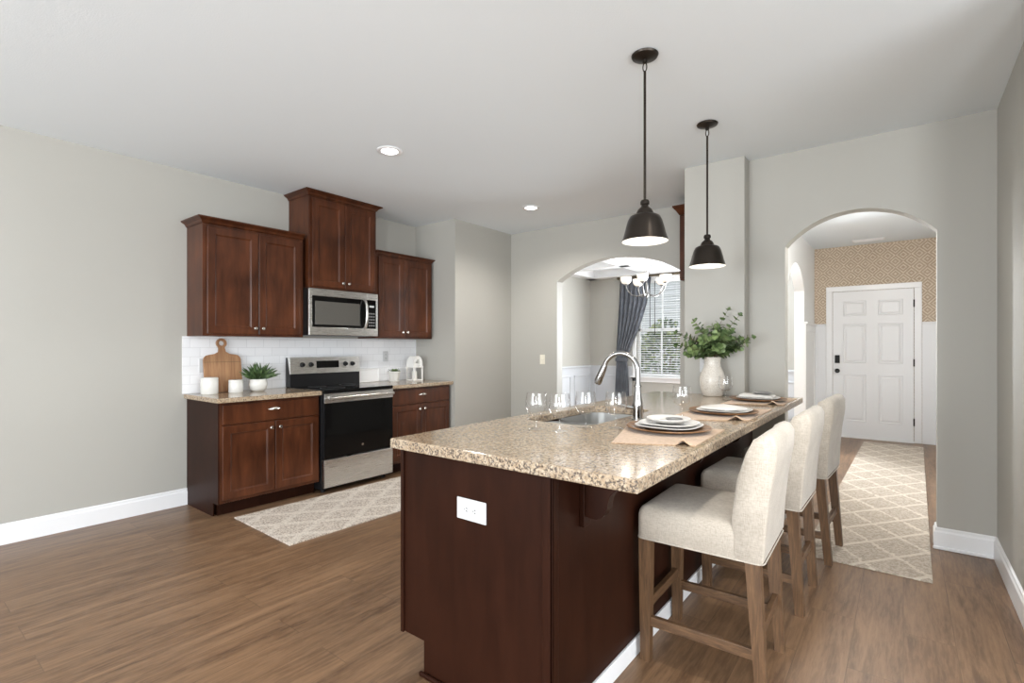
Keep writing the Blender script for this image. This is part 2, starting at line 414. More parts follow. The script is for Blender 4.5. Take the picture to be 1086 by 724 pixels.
def arch_poly(a0, a1, l, r, zs, rise, n=24):
    hw = (r - l) / 2; c = (l + r) / 2; rad = (hw * hw + rise * rise) / (2 * rise); zc = zs + rise - rad
    th = math.asin(hw / rad)
    arc = [(c + rad * math.sin(-th + 2 * th * k / n), zc + rad * math.cos(-th + 2 * th * k / n)) for k in range(n + 1)]
    return [(a0, 0), (l, 0)] + arc + [(r, 0), (a1, 0), (a1, H), (a0, H)]
def arch_wall(axis, lo, hi, *a):
    """wall with an arched opening, split in quads around the opening so it shades cleanly"""
    a0, a1, l, r, zs, rise = a
    m = MB(); poly = arch_poly(*a); arc = poly[2:-4 + 0][:25]
    def P(p, q): return (q, p[0], p[1]) if axis == 'X' else (p[0], q, p[1])
    def quad(p0, p1, p2, p3):
        for q in (lo, hi): m.bm.faces.new([m.bm.verts.new(P(p, q)) for p in (p0, p1, p2, p3)])
    quad((a0, 0), (l, 0), (l, zs), (a0, zs)); quad((a0, zs), (l, zs), (l, H), (a0, H))
    quad((r, 0), (a1, 0), (a1, zs), (r, zs)); quad((r, zs), (a1, zs), (a1, H), (r, H))
    for i in range(len(arc) - 1):
        quad(arc[i], arc[i + 1], (arc[i + 1][0], H), (arc[i][0], H))
    rim = [(l, 0)] + arc + [(r, 0), (a1, 0), (a1, zs), (a1, H)] + [(p[0], H) for p in arc[::-1]] + [(a0, H), (a0, zs), (a0, 0)]
    for i in range(len(rim)):
        p, q = rim[i], rim[(i + 1) % len(rim)]
        m.bm.faces.new([m.bm.verts.new(c) for c in (P(p, lo), P(q, lo), P(q, hi), P(p, hi))])
    bmesh.ops.remove_doubles(m.bm, verts=m.bm.verts, dist=1e-5)
    return m
structure('wall_dining', arch_wall('Y', YD, YD + 0.12, -4.81, -0.95, -3.30, -1.808, 2.078, 0.222), WALL, 30)
structure('wall_entry', arch_wall('Y', YA, YA + 0.12, -0.95, 0.60, -0.700, 0.172, 2.045, 0.205), WALL, 30)
structure('wall_hall_left', arch_wall('X', -1.165, -1.045, YD + 0.12, YF, 6.53, 7.72, 2.04, 0.29), HALLW, 30)
structure('wall_hall_right', MB().box(0.36, YA + 0.12, 0, 0.50, YF, H), HALLW)
structure('wall_dining_left', MB().box(-4.95, YD, 0, -4.81, YF, H), WALL)
# front wall: dining window and an added hidden second one; papered in the hall
WX = [(-3.86, -2.96), (-2.80, -1.90)]; WZ0, WZ1 = 0.76, 2.50
fw_ = MB()
for a, b, c, d in ((-4.95, -3.86, 0, H), (-2.96, -2.80, 0, H), (-1.90, -1.165, 0, H), (-3.86, -2.96, 0, WZ0), (-3.86, -2.96, WZ1, H), (-2.80, -1.90, 0, WZ0), (-2.80, -1.90, WZ1, H)):
    fw_.box(a, YF, c, b, YF + 0.15, d)
structure('wall_front', fw_, WALL)
structure('wall_hall_front', MB().box(-1.165, YF, 0, 0.50, YF + 0.15, H), PAPER)
# unseen rear wall of the great room, openings added for the fill lamps
rw = MB(); xs = [(-4.81, -4.2, 0, H), (-2.6, -2.4, 0, H), (-0.8, 1.35, 0, H), (2.45, 4.0, 0, H), (-4.2, -2.6, 0, 0.3), (-4.2, -2.6, 2.55, H), (-2.4, -0.8, 0, 0.3), (-2.4, -0.8, 2.55, H), (1.35, 2.45, 2.3, H)]
for a, b, c, d in xs: rw.box(a, -4.15, c, b, -4.0, d)
structure('wall_rear', rw, WALL)

def baseboard(name, pts, h=0.135, t=0.016):
    """pts: polyline on the floor; the board stands on its left-hand side"""
    m = MB(); prof = [(0, 0), (t, 0), (t, h * 0.78), (t * 0.6, h * 0.86), (t * 0.6, h * 0.95), (t * 0.25, h), (0, h)]
    n = len(pts); loops = []
    for i, p in enumerate(pts):
        p = Vector(p)
        d0 = (p - Vector(pts[i - 1])).normalized() if i else None
        d1 = (Vector(pts[i + 1]) - p).normalized() if i < n - 1 else None
        nn = []
        for d in (d0, d1):
            if d is not None: nn.append(Vector((-d.y, d.x)))
        if len(nn) == 2:
            k = nn[0] + nn[1]; k = k / max(0.2, k.dot(nn[0]))
        else: k = nn[0]
        loops.append([(p.x + k.x * a, p.y + k.y * a, z) for a, z in prof])
    m.rings(loops); return structure(name, m, TRIM)
baseboard('baseboard_left', [(XL, 1.655), (XL, -4.0)])
baseboard('baseboard_right', [(XR, 2.75), (XR, YA), (0.172, YA), (0.172, YA + 0.12)], 0.135)
baseboard('baseboard_dining', [(-4.0, 4.12), (-4.0, YD)][::-1])
baseboard('baseboard_hall', [(0.36, YA + 0.12), (0.36, YF), (0.21, YF)])
baseboard('baseboard_hall_left', [(-1.0335, YF), (-1.0335, 7.73)])

# quarter-round shoe along the entry baseboard
structure('trim_1', MB().box(0.150, YA - 0.030, 0, XR - 0.016, YA - 0.016, 0.02, 0.005), TRIM)

# hall: tall wainscot with a cap rail beside the front door
def hall_wainscot(name, x0, x1, y):
    m = MB(); m.box(x0, y - 0.012, 0.0, x1, y, 1.60)
    m.box(x0, y - 0.022, 1.505, x1, y - 0.012, 1.60); m.box(x0, y - 0.045, 1.60, x1, y, 1.628, 0.004)
    m.box(x0, y - 0.022, 0.0, x1, y - 0.012, 0.16)
    for a, b in ((x0, x0 + 0.035), (x1 - 0.035, x1)): m.box(a, y - 0.021, 0.16, b, y - 0.012, 1.505)
    return structure(name, m, DOORW)
hall_wainscot('trim_2', 0.200, 0.345, YF); hall_wainscot('trim_3', -1.033, -0.898, YF)
m = MB(); m.box(-1.045, 7.73, 0, -1.034, YF, 1.60); m.box(-1.034, 7.73, 1.505, -1.026, YF - 0.05, 1.60); m.box(-1.045, 7.73, 1.60, -1.005, YF - 0.05, 1.628, 0.004)
for k in range(2): m.box(-1.034, 7.735 + k * 0.80, 0.13, -1.027, 7.805 + k * 0.80, 1.505)
structure('trim_4', m, HALLW)

# front door: slab with six raised panels, casing, hinges, keypad and knob
m = MB(); m.box(-0.81, YF - 0.030, 0.02, 0.112, YF - 0.001, 2.085, 0.003)
d1 = structure('door_1', m, DOORW); d1['_w'] = (0, 0, 0)
pan = MB()
cx0, cx1 = -0.70, 0.0
for (a, b) in ((-0.685, -0.415), (-0.275, -0.005)):
    for (c, d) in ((0.235, 0.90), (1.065, 1.62), (1.735, 1.945)):
        pan.rings([[(x, y, z) for x, z in ((a + i, c + i), (b - i, c + i), (b - i, d - i), (a + i, d - i))] for i, y in
                   ((0, YF - 0.0305), (0.006, YF - 0.038), (0.022, YF - 0.032), (0.045, YF - 0.040))])
pan.build('door_panels', DOORW, d1)
m = MB()
for z in (0.28, 1.08, 1.88): m.tube([(0.114, YF - 0.034, z - 0.05), (0.114, YF - 0.034, z + 0.05)], 0.008, 8)
m.build('hinge', IRON, d1)
MB().box(-0.785, YF - 0.052, 1.06, -0.725, YF - 0.030, 1.175, 0.006).build('keypad', BLACK, d1)
m = MB(); m.lathe([(0.0, -0.068), (0.018, -0.066), (0.028, -0.055), (0.024, -0.04), (0.011, -0.034), (0.011, -0.012), (0.032, -0.010), (0.032, 0.0), (0, 0)], (-0.755, YF - 0.03, 0.95), 20, 'Y')
m.build('knob', BLACK, d1, smooth=40)
m = MB(); m.box(-0.895, YF - 0.022, 0, -0.815, YF, 2.09, 0.004); m.box(0.117, YF - 0.022, 0, 0.197, YF, 2.09, 0.004); m.box(-0.895, YF - 0.022, 2.09, 0.197, YF, 2.165, 0.004); m.box(-0.815, YF - 0.05, 0, 0.117, YF, 0.018)
structure('trim_5', m, TRIM)

# dining room: wainscot, crown, coffer beams
def wainscot_y(m, x0, x1, y, sgn, gap=0.62):
    m.box(x0, min(y, y + sgn * 0.01), 0, x1, max(y, y + sgn * 0.01), 0.905); m.box(x0, min(y, y + sgn * 0.035), 0.905, x1, max(y, y + sgn * 0.035), 0.94, 0.006)
    n = max(1, int((x1 - x0) / gap)); wv = (x1 - x0) / n
    for k in range(n):
        a, b = x0 + k * wv + 0.08, x0 + (k + 1) * wv - 0.08
        for r in ((a, 0.18, b, 0.21), (a, 0.74, b, 0.77), (a, 0.18, a + 0.03, 0.77), (b - 0.03, 0.18, b, 0.77)):
            m.box(r[0], min(y + sgn * 0.01, y + sgn * 0.024), r[1], r[2], max(y + sgn * 0.01, y + sgn * 0.024), r[3], 0.004)
m = MB(); wainscot_y(m, -4.80, -3.95, YF, -1, 0.8); wainscot_y(m, -1.83, -1.17, YF, -1)
structure('trim_6', m, WAINS)
m = MB(); m.box(-4.81, YD + 0.12, 0, -4.80, YF - 0.01, 0.905); m.box(-4.81, YD + 0.12, 0.905, -4.775, YF - 0.01, 0.94, 0.006)
for k in range(5):
    a, b = YD + 0.2 + k * 0.68, YD + 0.2 + k * 0.68 + 0.56
    for r in ((a, 0.18, b, 0.21), (a, 0.74, b, 0.77), (a, 0.18, a + 0.03, 0.77), (b - 0.03, 0.18, b, 0.77)): m.box(-4.80, r[0], r[1], -4.786, r[2], r[3], 0.004)
structure('trim_7', m, WAINS)
m = MB()
for y in (5.36, 6.30, 7.66, 8.61): m.box(-4.81, y - 0.09, H - 0.13, -1.165, y + 0.09, H - 0.001, 0.004)
for x in (-4.72, -3.60, -2.28, -1.26): m.box(x - 0.09, YD + 0.12, H - 0.13, x + 0.09, YF, H - 0.002, 0.004)
m.box(-4.81, YD + 0.12, H - 0.16, -4.60, YF, H - 0.13, 0.01); m.box(-4.81, YF - 0.21, H - 0.16, -1.165, YF, H - 0.13, 0.01)
structure('trim_8', m, TRIM)

# dining window and its added unseen twin: frame, sashes, pane, stool
for i, (a, b) in enumerate(WX):
    m = MB()
    for r in ((a - 0.07, WZ0 - 0.09, a, WZ1 + 0.08), (b, WZ0 - 0.09, b + 0.07, WZ1 + 0.08), (a - 0.07, WZ1, b + 0.07, WZ1 + 0.08), (a - 0.07, WZ0 - 0.10, b + 0.07, WZ0 - 0.02)):
        m.box(r[0], YF - 0.02, r[1], r[2], YF, r[3], 0.003)
    wn = structure('window_%d' % (i + 1), m, TRIM); wn['_w'] = (0, 0, 0)
    s = MB(); s.box(a - 0.09, YF - 0.07, WZ0 - 0.022, b + 0.09, YF + 0.06, WZ0 + 0.004, 0.006); s.build('sill', TRIM, wn)
    zm = 1.60
    for z0, z1, y in ((WZ0 + 0.004, zm + 0.03, YF + 0.06), (zm - 0.03, WZ1, YF + 0.10)):
        s = MB(); c = (a + b) / 2
        for r in ((a, z0, a + 0.05, z1), (b - 0.05, z0, b, z1), (a, z0, b, z0 + 0.055), (a, z1 - 0.055, b, z1), (c - 0.011, z0, c + 0.011, z1)): s.box(r[0], y, r[1], r[2], y + 0.035, r[3], 0.003)
        sh = s.build('sash', TRIM, wn)
        g = MB(); g.box(a + 0.04, y + 0.015, z0 + 0.04, b - 0.04, y + 0.019, z1 - 0.04); g.build('pane', PANE, sh)
for i, (a, b) in enumerate(WX):
    bl = thing('window_blind', ((a + b) / 2, YF + 0.02, WZ1), ['white slatted blind in the dining window beside the grey curtain', 'white slatted blind in the added, unseen dining window behind the pale column'][i], 'window blind', 'dining room blinds')
    m = MB(); m.box(a + 0.006, YF - 0.012, WZ1 - 0.06, b - 0.006, YF + 0.05, WZ1 - 0.002, 0.004); m.build('headrail', BLINDW, bl)
    m = MB(); z = WZ1 - 0.10
    while z > WZ0 + 0.06:
        q = 0.022; t = R(9); dy, dz = q * math.cos(t), q * math.sin(t)
        m.rings([[(x, YF + 0.022 - dy, z - dz), (x, YF + 0.022 - dy, z - dz + 0.0025), (x, YF + 0.022 + dy, z + dz + 0.0025), (x, YF + 0.022 + dy, z + dz)] for x in (a + 0.012, b - 0.012)])
        z -= 0.041
    for x in (a + 0.15, b - 0.15): m.tube([(x, YF + 0.0, WZ1 - 0.06), (x, YF + 0.0, WZ0 + 0.03)], 0.0015, 5)
    m.build('slats', BLINDW, bl)
    MB().box(a + 0.01, YF + 0.0, WZ0 + 0.02, b - 0.01, YF + 0.045, WZ0 + 0.04, 0.004).build('bottom_rail', BLINDW, bl)
    for x, l in ((a + 0.27, 0.85), (a + 0.36, 1.0)): MB().tube([(x, YF - 0.022, WZ1 - 0.03), (x, YF - 0.022, WZ1 - l)], 0.006, 6).build('wand', m_dark if False else IRON, bl)

# ------------------------------------------------------------------ kitchen cabinets along the wall
def crown(m, x0, x1, y0, y1, z0, z1, out, left=True, right=True):
    lps = []
    for f, z in ((0.0, z0), (0.15, z0 + 0.004), (0.35, z0 + (z1 - z0) * 0.45), (0.85, z0 + (z1 - z0) * 0.75), (1.0, z0 + (z1 - z0) * 0.80), (1.0, z1)):
        o = out * f; l = o if left else 0; r = o if right else 0
        lps.append([(x0, y0 - l, z), (x1 + o, y0 - l, z), (x1 + o, y1 + r, z), (x0, y1 + r, z)])
    m.rings(lps); return m
def knob(parent, x, y, z, sx=1):
    m = MB(); m.lathe([(0.006, 0), (0.006, 0.012 * sx), (0.013, 0.016 * sx), (0.015, 0.022 * sx), (0.011, 0.028 * sx), (0, 0.029 * sx)], (x, y, z), 16, 'X')
    return m.build('knob', NICKEL, parent, smooth=40)
def cup_pull(parent, x, y, z):
    m = MB(); m.ellipsoid((x, y, z), 0.026, 0.045, 0.020, -0.006, 20)
    m.box(x - 0.002, y - 0.05, z - 0.006, x + 0.004, y + 0.05, z + 0.004, 0.001)
    return m.build('cup_pull', NICKEL, parent, smooth=50)
BKX = XL + 0.001
def upper(y0, y1, ys, z0, z1, xf, zc, out, label, left=True, right=True, knob_z=0.05):
    t = thing('upper_cabinet', (xf, (y0 + y1) / 2, z0), label, 'cabinet', 'upper kitchen cabinets')
    m = MB(); m.box(BKX, y0, z0, xf - 0.020, y1, z1, 0.0015); m.build('cabinet_body', CHERRY, t)
    m = crown(MB(), BKX, xf - 0.02, y0, y1, z1 + 0.0005, zc, out, left, right); m.build('crown_molding', CHERRY, t)
    for a, b, kn in ((y0 + 0.028, ys - 0.003, -1), (ys + 0.003, y1 - 0.028, 1)):
        d = MB().shaker(a, b, z0 + 0.018, z1 - 0.020, xf - 0.0195, xf).build('door', CHERRY, t)
        knob(d, xf, (b - 0.030) if kn < 0 else (a + 0.030), z0 + 0.018 + knob_z)
    return t
upper(1.652, 2.492, 2.081, 1.380, 2.268, -4.330, 2.318, 0.045, 'dark cherry wall cabinet with two doors above the cutting board', True, False)
upper(2.525, 3.272, 2.896, 1.836, 2.686, -4.290, 2.736, 0.050, 'tall dark cherry wall cabinet above the microwave, reaching the ceiling')
upper(3.300, 4.090, 3.668, 1.384, 2.262, -4.330, 2.305, 0.030, 'dark cherry wall cabinet with two doors above the white lantern', False, True)
# filler between the first two wall cabinets
def base(y0, y1, ys, label, end_panel):
    xf = -4.050; xb = xf - 0.020
    t = thing('base_cabinet', (xf, (y0 + y1) / 2, 0), label, 'cabinet', 'base kitchen cabinets')
    m = MB(); m.box(BKX, y0 + 0.002, 0.105, xb, y1, 0.868, 0.0015); m.build('cabinet_body', CHERRY, t)
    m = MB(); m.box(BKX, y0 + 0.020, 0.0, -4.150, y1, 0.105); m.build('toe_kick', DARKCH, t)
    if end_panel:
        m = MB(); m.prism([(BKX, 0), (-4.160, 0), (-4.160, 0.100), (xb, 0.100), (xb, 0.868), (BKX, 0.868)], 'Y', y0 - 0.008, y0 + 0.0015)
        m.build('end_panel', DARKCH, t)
    d = MB(); d.box(xb + 0.0005, y0 + 0.016, 0.702, xf, y1 - 0.016, 0.850, 0.004); dr = d.build('drawer', CHERRY, t)
    cup_pull(dr, xf + 0.001, (y0 + y1) / 2, 0.790)
    for a, b, kn in ((y0 + 0.016, ys - 0.003, -1), (ys + 0.003, y1 - 0.016, 1)):
        dd = MB().shaker(a, b, 0.130, 0.690, xb + 0.0005, xf).build('door', CHERRY, t)
        knob(dd, xf, (b - 0.032) if kn < 0 else (a + 0.032), 0.640)
    return t
base(1.660, 2.482, 2.080, 'dark cherry base cabinet under the cutting board, its end panel showing', True)
base(3.262, 4.095, 3.662, 'dark cherry base cabinet under the white lantern', False)

def slab(name, outline, z0, z1, label, hole=None, edge_mat=None):
    """stone slab from a floor outline, with an optional hole, top edges eased"""
    bm = bmesh.new()
    def ring(pts): 
        vs_ = [bm.verts.new((p[0], p[1], z0)) for p in pts]
        return [bm.edges.new((vs_[i], vs_[(i + 1) % len(vs_)])) for i in range(len(vs_))]
    ed = ring(outline)
    if hole: ed += ring(hole)
    bmesh.ops.triangle_fill(bm, use_beauty=True, edges=ed)
    bmesh.ops.recalc_face_normals(bm, faces=bm.faces)
    g = bmesh.ops.extrude_face_region(bm, geom=list(bm.faces))
    bmesh.ops.translate(bm, verts=[v for v in g['geom'] if isinstance(v, bmesh.types.BMVert)], vec=(0, 0, z1 - z0))
    bmesh.ops.recalc_face_normals(bm, faces=bm.faces)
    es = [e for e in bm.edges if len(e.link_faces) == 2 and e.calc_face_angle(0) > R(60) and abs(e.verts[0].co.z - e.verts[1].co.z) < 1e-5]
    bmesh.ops.bevel(bm, geom=es, offset=0.006, segments=2, profile=0.5, affect='EDGES')
    mb = MB(); mb.bm.free(); mb.bm = bm
    c = outline[0]; o = mb.build(name, GRANITE, loc=(c[0], c[1], z0))
    o.data.materials.append(edge_mat or GRANITE)
    for p in o.data.polygons:
        if abs(p.normal.z) < 0.5 and hole is not None: p.material_index = 1
    return tag(o, label, 'countertop')
slab('countertop', [(BKX, 1.630), (-4.028, 1.630), (-4.028, 2.484), (BKX, 2.484)], 0.869, 0.906, 'short granite worktop holding the cutting board and white canisters')
slab('countertop', [(BKX, 3.258), (-4.028, 3.258), (-4.028, 4.118), (BKX, 4.118)], 0.869, 0.906, 'short granite worktop holding the white lantern')
structure('trim_9', MB().box(XL, 1.617, 0.9065, XL + 0.008, 4.119, 1.3795), TILE)

def outlet(name, c, nrm, label, horizontal=False, mat=PLATE, switch=False, size=(0.072, 0.116)):
    """wall plate at c; nrm is the outward axis letter with sign, e.g. '-y'"""
    t = thing(name, c, label, 'light switch' if switch else 'power outlet')
    w_, h_ = size if not horizontal else size[::-1]
    def P(a, z, d):   # a across, z up, d outward
        s = 1 if nrm[0] == '+' else -1
        return (c[0] + s * d, c[1] + a, c[2] + z) if nrm[1] == 'x' else (c[0] + a, c[1] + s * d, c[2] + z)
    def bx(m, a0, a1, z0, z1, d0, d1, bev):
        p, q = P(a0, z0, d0), P(a1, z1, d1)
        m.box(min(p[0], q[0]), min(p[1], q[1]), p[2], max(p[0], q[0]), max(p[1], q[1]), q[2], bev)
    m = MB(); bx(m, -w_ / 2, w_ / 2, -h_ / 2, h_ / 2, 0.0005, 0.006, 0.002); m.build('cover_plate', mat, t)
    if switch:
        m = MB(); bx(m, -0.005, 0.005, -0.012, 0.012, 0.006, 0.014, 0.002); m.build('toggle', mat, t)
    else:
        for s in (-1, 1):
            m = MB(); a, z = (s * 0.02, 0) if horizontal else (0, s * 0.02)
            bx(m, a - 0.0145, a + 0.0145, z - 0.0145, z + 0.0145, 0.006, 0.0085, 0.001); r = m.build('receptacle', mat, t)
            m = MB()
            for q in (-0.005, 0.005):
                if horizontal: bx(m, a - 0.003, a + 0.005, z + q - 0.0015, z + q + 0.0015, 0.0083, 0.009, 0)
                else: bx(m, a + q - 0.0015, a + q + 0.0015, z - 0.003, z + 0.005, 0.0083, 0.009, 0)
            if horizontal: bx(m, a - 0.010, a - 0.007, z - 0.002, z + 0.002, 0.0083, 0.009, 0)
            else: bx(m, a - 0.002, a + 0.002, z - 0.010, z - 0.007, 0.0083, 0.009, 0)
            m.build('slot', SLOT, r)
    return t
outlet('wall_outlet', (XL + 0.008, 1.775, 1.135), '+x', 'white outlet plate on the tiles beside the cutting board')
outlet('wall_outlet', (XL + 0.008, 3.66, 1.185), '+x', 'white outlet plate on the tiles between range and lantern')
outlet('wall_outlet', (-1.245, 4.102, 1.150), '-y', 'white outlet plate on the column behind the cream vase')
outlet('island_outlet', (-1.235, 1.3595, 0.700), '-y', 'white sideways outlet plate on the dark end of the island', True, size=(0.078, 0.140))
outlet('light_switch', (-3.509, YD, 1.139), '-y', 'ivory light switch on the wall beside the dining arch', False, IVORY, True)

# ------------------------------------------------------------------ range and microwave
Y0, Y1 = 2.488, 3.246
rg = thing('range', (-4.3, (Y0 + Y1) / 2, 0), 'stainless electric range with black glass oven door', 'stove')
m = MB(); m.box(-4.64, Y0, 0.03, -4.045, Y1, 0.885, 0.003)
for yy in (Y0 + 0.05, Y1 - 0.05):
    for xx in (-4.58, -4.10): m.lathe([(0.02, 0), (0.02, 0.035)], (xx, yy, 0), 10)
m.build('range_body', BLACK, rg)
MB().box(-4.635, Y0 - 0.002, 0.8855, -4.005, Y1 + 0.002, 0.912, 0.006).build('cooktop', BLACKG, rg)
BURN = Mat('grey burner mark', (0.09, 0.09, 0.09, 1), 0.3).m
for bx_, by_, br in ((-4.18, Y0 + 0.20, 0.11), (-4.18, Y1 - 0.20, 0.09), (-4.44, Y0 + 0.20, 0.08), (-4.44, Y1 - 0.20, 0.10)):
    m = MB(); m.lathe([(br - 0.003, 0), (br - 0.003, 0.0006), (br, 0.0006), (br, 0), (br - 0.003, 0)], (bx_, by_, 0.9122), 40, caps=False); m.build('burner_ring', BURN, rg)

m = MB(); m.prism([(-4.635, 0.912), (-4.555, 0.912), (-4.560, 1.045), (-4.572, 1.185), (-4.635, 1.190)], 'Y', Y0 - 0.008, Y1 + 0.004, 0.004); bgd = m.build('backguard', BLACK, rg)
m = MB(); m.prism([(-4.560, 1.035), (-4.552, 1.035), (-4.564, 1.188), (-4.600, 1.196), (-4.600, 1.185)], 'Y', Y0 - 0.010, Y1 + 0.006, 0.002); cp = m.build('control_panel', STEEL, bgd)
yc = (Y0 + Y1) / 2
m = MB(); m.prism([(-4.5575, 1.085), (-4.5545, 1.085), (-4.5605, 1.155), (-4.5635, 1.155)], 'Y', yc - 0.115, yc + 0.135, 0.001); m.build('clock_display', BLACKG, cp)
for ky in (Y0 + 0.115, Y0 + 0.205, Y1 - 0.17, Y1 - 0.085):
    m = MB(); m.lathe([(0.024, -0.002), (0.024, 0.006), (0.019, 0.008), (0.017, 0.028), (0.0, 0.029)], (-4.560, ky, 1.120), 18, 'X'); m.box(-4.535, ky - 0.004, 1.104, -4.528, ky + 0.004, 1.136, 0.001)
    m.build('control_knob', BLACK, cp, smooth=40)
m = MB(); m.box(-4.0445, Y0 + 0.004, 0.305, -4.006, Y1 - 0.004, 0.880, 0.004); od = m.build('oven_door', BLACK, rg)
MB().box(-4.0055, Y0 + 0.006, 0.308, -4.002, Y1 - 0.006, 0.795, 0.002).build('door_glass', BLACKG, od)
MB().box(-4.0055, Y0 + 0.004, 0.797, -4.000, Y1 - 0.004, 0.878, 0.002).build('door_band', STEEL, od)
m = MB(); m.tube([(-3.955, Y0 + 0.03, 0.842), (-3.955, Y1 - 0.03, 0.842)], 0.014, 14)
for yy in (Y0 + 0.06, Y1 - 0.06): m.box(-4.003, yy - 0.012, 0.832, -3.955, yy + 0.012, 0.852, 0.003)
m.build('handle', STEEL, od, smooth=40)
m = MB(); m.lathe([(0.011, 0.0), (0.011, 0.0025), (0, 0.0026)], (-4.0018, yc + 0.02, 0.385), 16, 'X'); m.build('badge', NICKEL, od)
MB().box(-4.0445, Y0 + 0.004, 0.050, -4.002, Y1 - 0.004, 0.298, 0.005).build('warming_drawer', STEEL, rg)

mw = thing('microwave', (-4.3, (Y0 + Y1) / 2, 1.395), 'stainless microwave mounted under the tall wall cabinet', 'microwave')
MB().box(BKX, Y0 + 0.006, 1.398, -4.270, Y1 + 0.004, 1.834, 0.003).build('microwave_body', BLACK, mw)
m = MB(); yd = 3.118
m.box(-4.2695, Y0 + 0.004, 1.762, -4.248, yd - 0.002, 1.828, 0.003); m.box(-4.2695, Y0 + 0.004, 1.402, -4.248, Y1 + 0.004, 1.475, 0.003); m.box(-4.2695, Y0 + 0.004, 1.470, -4.248, Y0 + 0.034, 1.766, 0.002)
m.box(-4.2695, yd + 0.002, 1.762, -4.248, Y1 + 0.004, 1.828, 0.003); m.box(-4.2695, Y1 - 0.018, 1.470, -4.248, Y1 + 0.004, 1.766, 0.002)
m.build('steel_trim', STEEL, mw)
MB().box(-4.2690, Y0 + 0.034, 1.474, -4.252, yd - 0.002, 1.762, 0.002).build('door', BLACKG, mw)
MB().box(-4.2520, Y0 + 0.065, 1.500, -4.2495, yd - 0.085, 1.715, 0.001).build('door_glass', GREYG, mw)
MB().box(-4.2690, yd + 0.002, 1.474, -4.252, Y1 - 0.018, 1.762, 0.002).build('control_panel', BLACKG, mw)
m = MB()
for r in range(5):
    for c in range(3): m.box(-4.252, yd + 0.025 + c * 0.026, 1.50 + r * 0.03, -4.2512, yd + 0.042 + c * 0.026, 1.513 + r * 0.03)
m.build('keypad', Mat('grey key print', (0.25, 0.25, 0.25, 1), 0.5).m, mw)
MB().box(-4.252, yd + 0.030, 1.690, -4.2510, yd + 0.085, 1.708).build('clock_display', DISP, mw)
m = MB(); hy = yd - 0.035
m.tube([(-4.250, hy, 1.472), (-4.225, hy, 1.490), (-4.205, hy, 1.54), (-4.198, hy, 1.618), (-4.205, hy, 1.70), (-4.225, hy, 1.748), (-4.250, hy, 1.764)], 0.013, 12); m.build('handle', STEEL, mw, smooth=60)

# cabinet on the far side of the column
t = thing('upper_cabinet', (-1.55, 4.83, 1.94), 'narrow cherry cabinet edge showing beside the column top', 'cabinet', 'upper kitchen cabinets')
MB().box(-1.705, 4.85, 1.935, -1.41, YD - 0.001, 2.56, 0.002).build('cabinet_body', CHERRY, t)
MB().shaker(-1.700, -1.415, 1.945, 2.55, 4.8495, 4.83, flip=True).build('door', CHERRY, t)
m = MB(); lps = []
for f, z in ((0, 2.56), (0.5, 2.60), (1, 2.63), (1, 2.645)):
    o = 0.05 * f; lps.append([(-1.705 - o, 4.83 - o, z), (-1.407, 4.83 - o, z), (-1.407, YD - 0.001, z), (-1.705 - o, YD - 0.001, z)])
m.rings(lps); m.build('crown_molding', CHERRY, t)

# ------------------------------------------------------------------ the island
IX0, IX1, IY0, IY1 = -1.615, -0.893, 1.360, 4.099
ZC0, ZC1 = 0.880, 0.921
isl = thing('kitchen_island', (-1.25, 2.7, 0), 'long dark cherry island carrying the granite counter', 'kitchen island')
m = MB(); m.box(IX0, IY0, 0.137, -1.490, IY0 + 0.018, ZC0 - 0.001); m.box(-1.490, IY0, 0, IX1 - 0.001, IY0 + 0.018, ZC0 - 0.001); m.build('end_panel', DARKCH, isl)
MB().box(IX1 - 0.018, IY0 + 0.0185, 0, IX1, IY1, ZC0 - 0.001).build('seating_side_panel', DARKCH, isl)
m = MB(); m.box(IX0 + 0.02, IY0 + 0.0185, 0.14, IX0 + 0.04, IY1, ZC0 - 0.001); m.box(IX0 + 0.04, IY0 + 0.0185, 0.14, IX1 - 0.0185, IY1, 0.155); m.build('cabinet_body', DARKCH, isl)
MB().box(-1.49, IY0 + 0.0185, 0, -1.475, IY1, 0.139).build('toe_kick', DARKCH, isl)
MB().box(IX0 - 0.004, IY0 - 0.010, 0.135, IX0 + 0.012, IY0, ZC0 - 0.001, 0.002).build('edge_stile', DARKCH, isl)
m = MB(); m.box(IX1 - 0.030, IY0 - 0.009, 0, IX1 + 0.009, IY0 - 0.0005, ZC0 - 0.001, 0.002); m.box(IX1 + 0.0005, IY0 - 0.009, 0, IX1 + 0.009, IY0 + 0.03, ZC0 - 0.001, 0.002); m.build('corner_trim', DARKCH, isl)
m = MB(); m.box(-1.505, IY0 - 0.016, 0, IX1 + 0.009, IY0 - 0.0005, 0.019, 0.006); m.build('shoe_molding', DARKCH, isl)
m = MB(); m.box(IX1 + 0.0005, IY0 + 0.031, 0, IX1 + 0.012, IY1, 0.075, 0.003); m.build('baseboard', TRIM, isl)
yy = IY0 + 0.02
for k in range(4):
    a = yy + k * 0.68; d = MB().shaker(a + 0.01, a + 0.67, 0.16, ZC0 - 0.02, IX0 + 0.0195, IX0).build('door', CHERRY, isl)
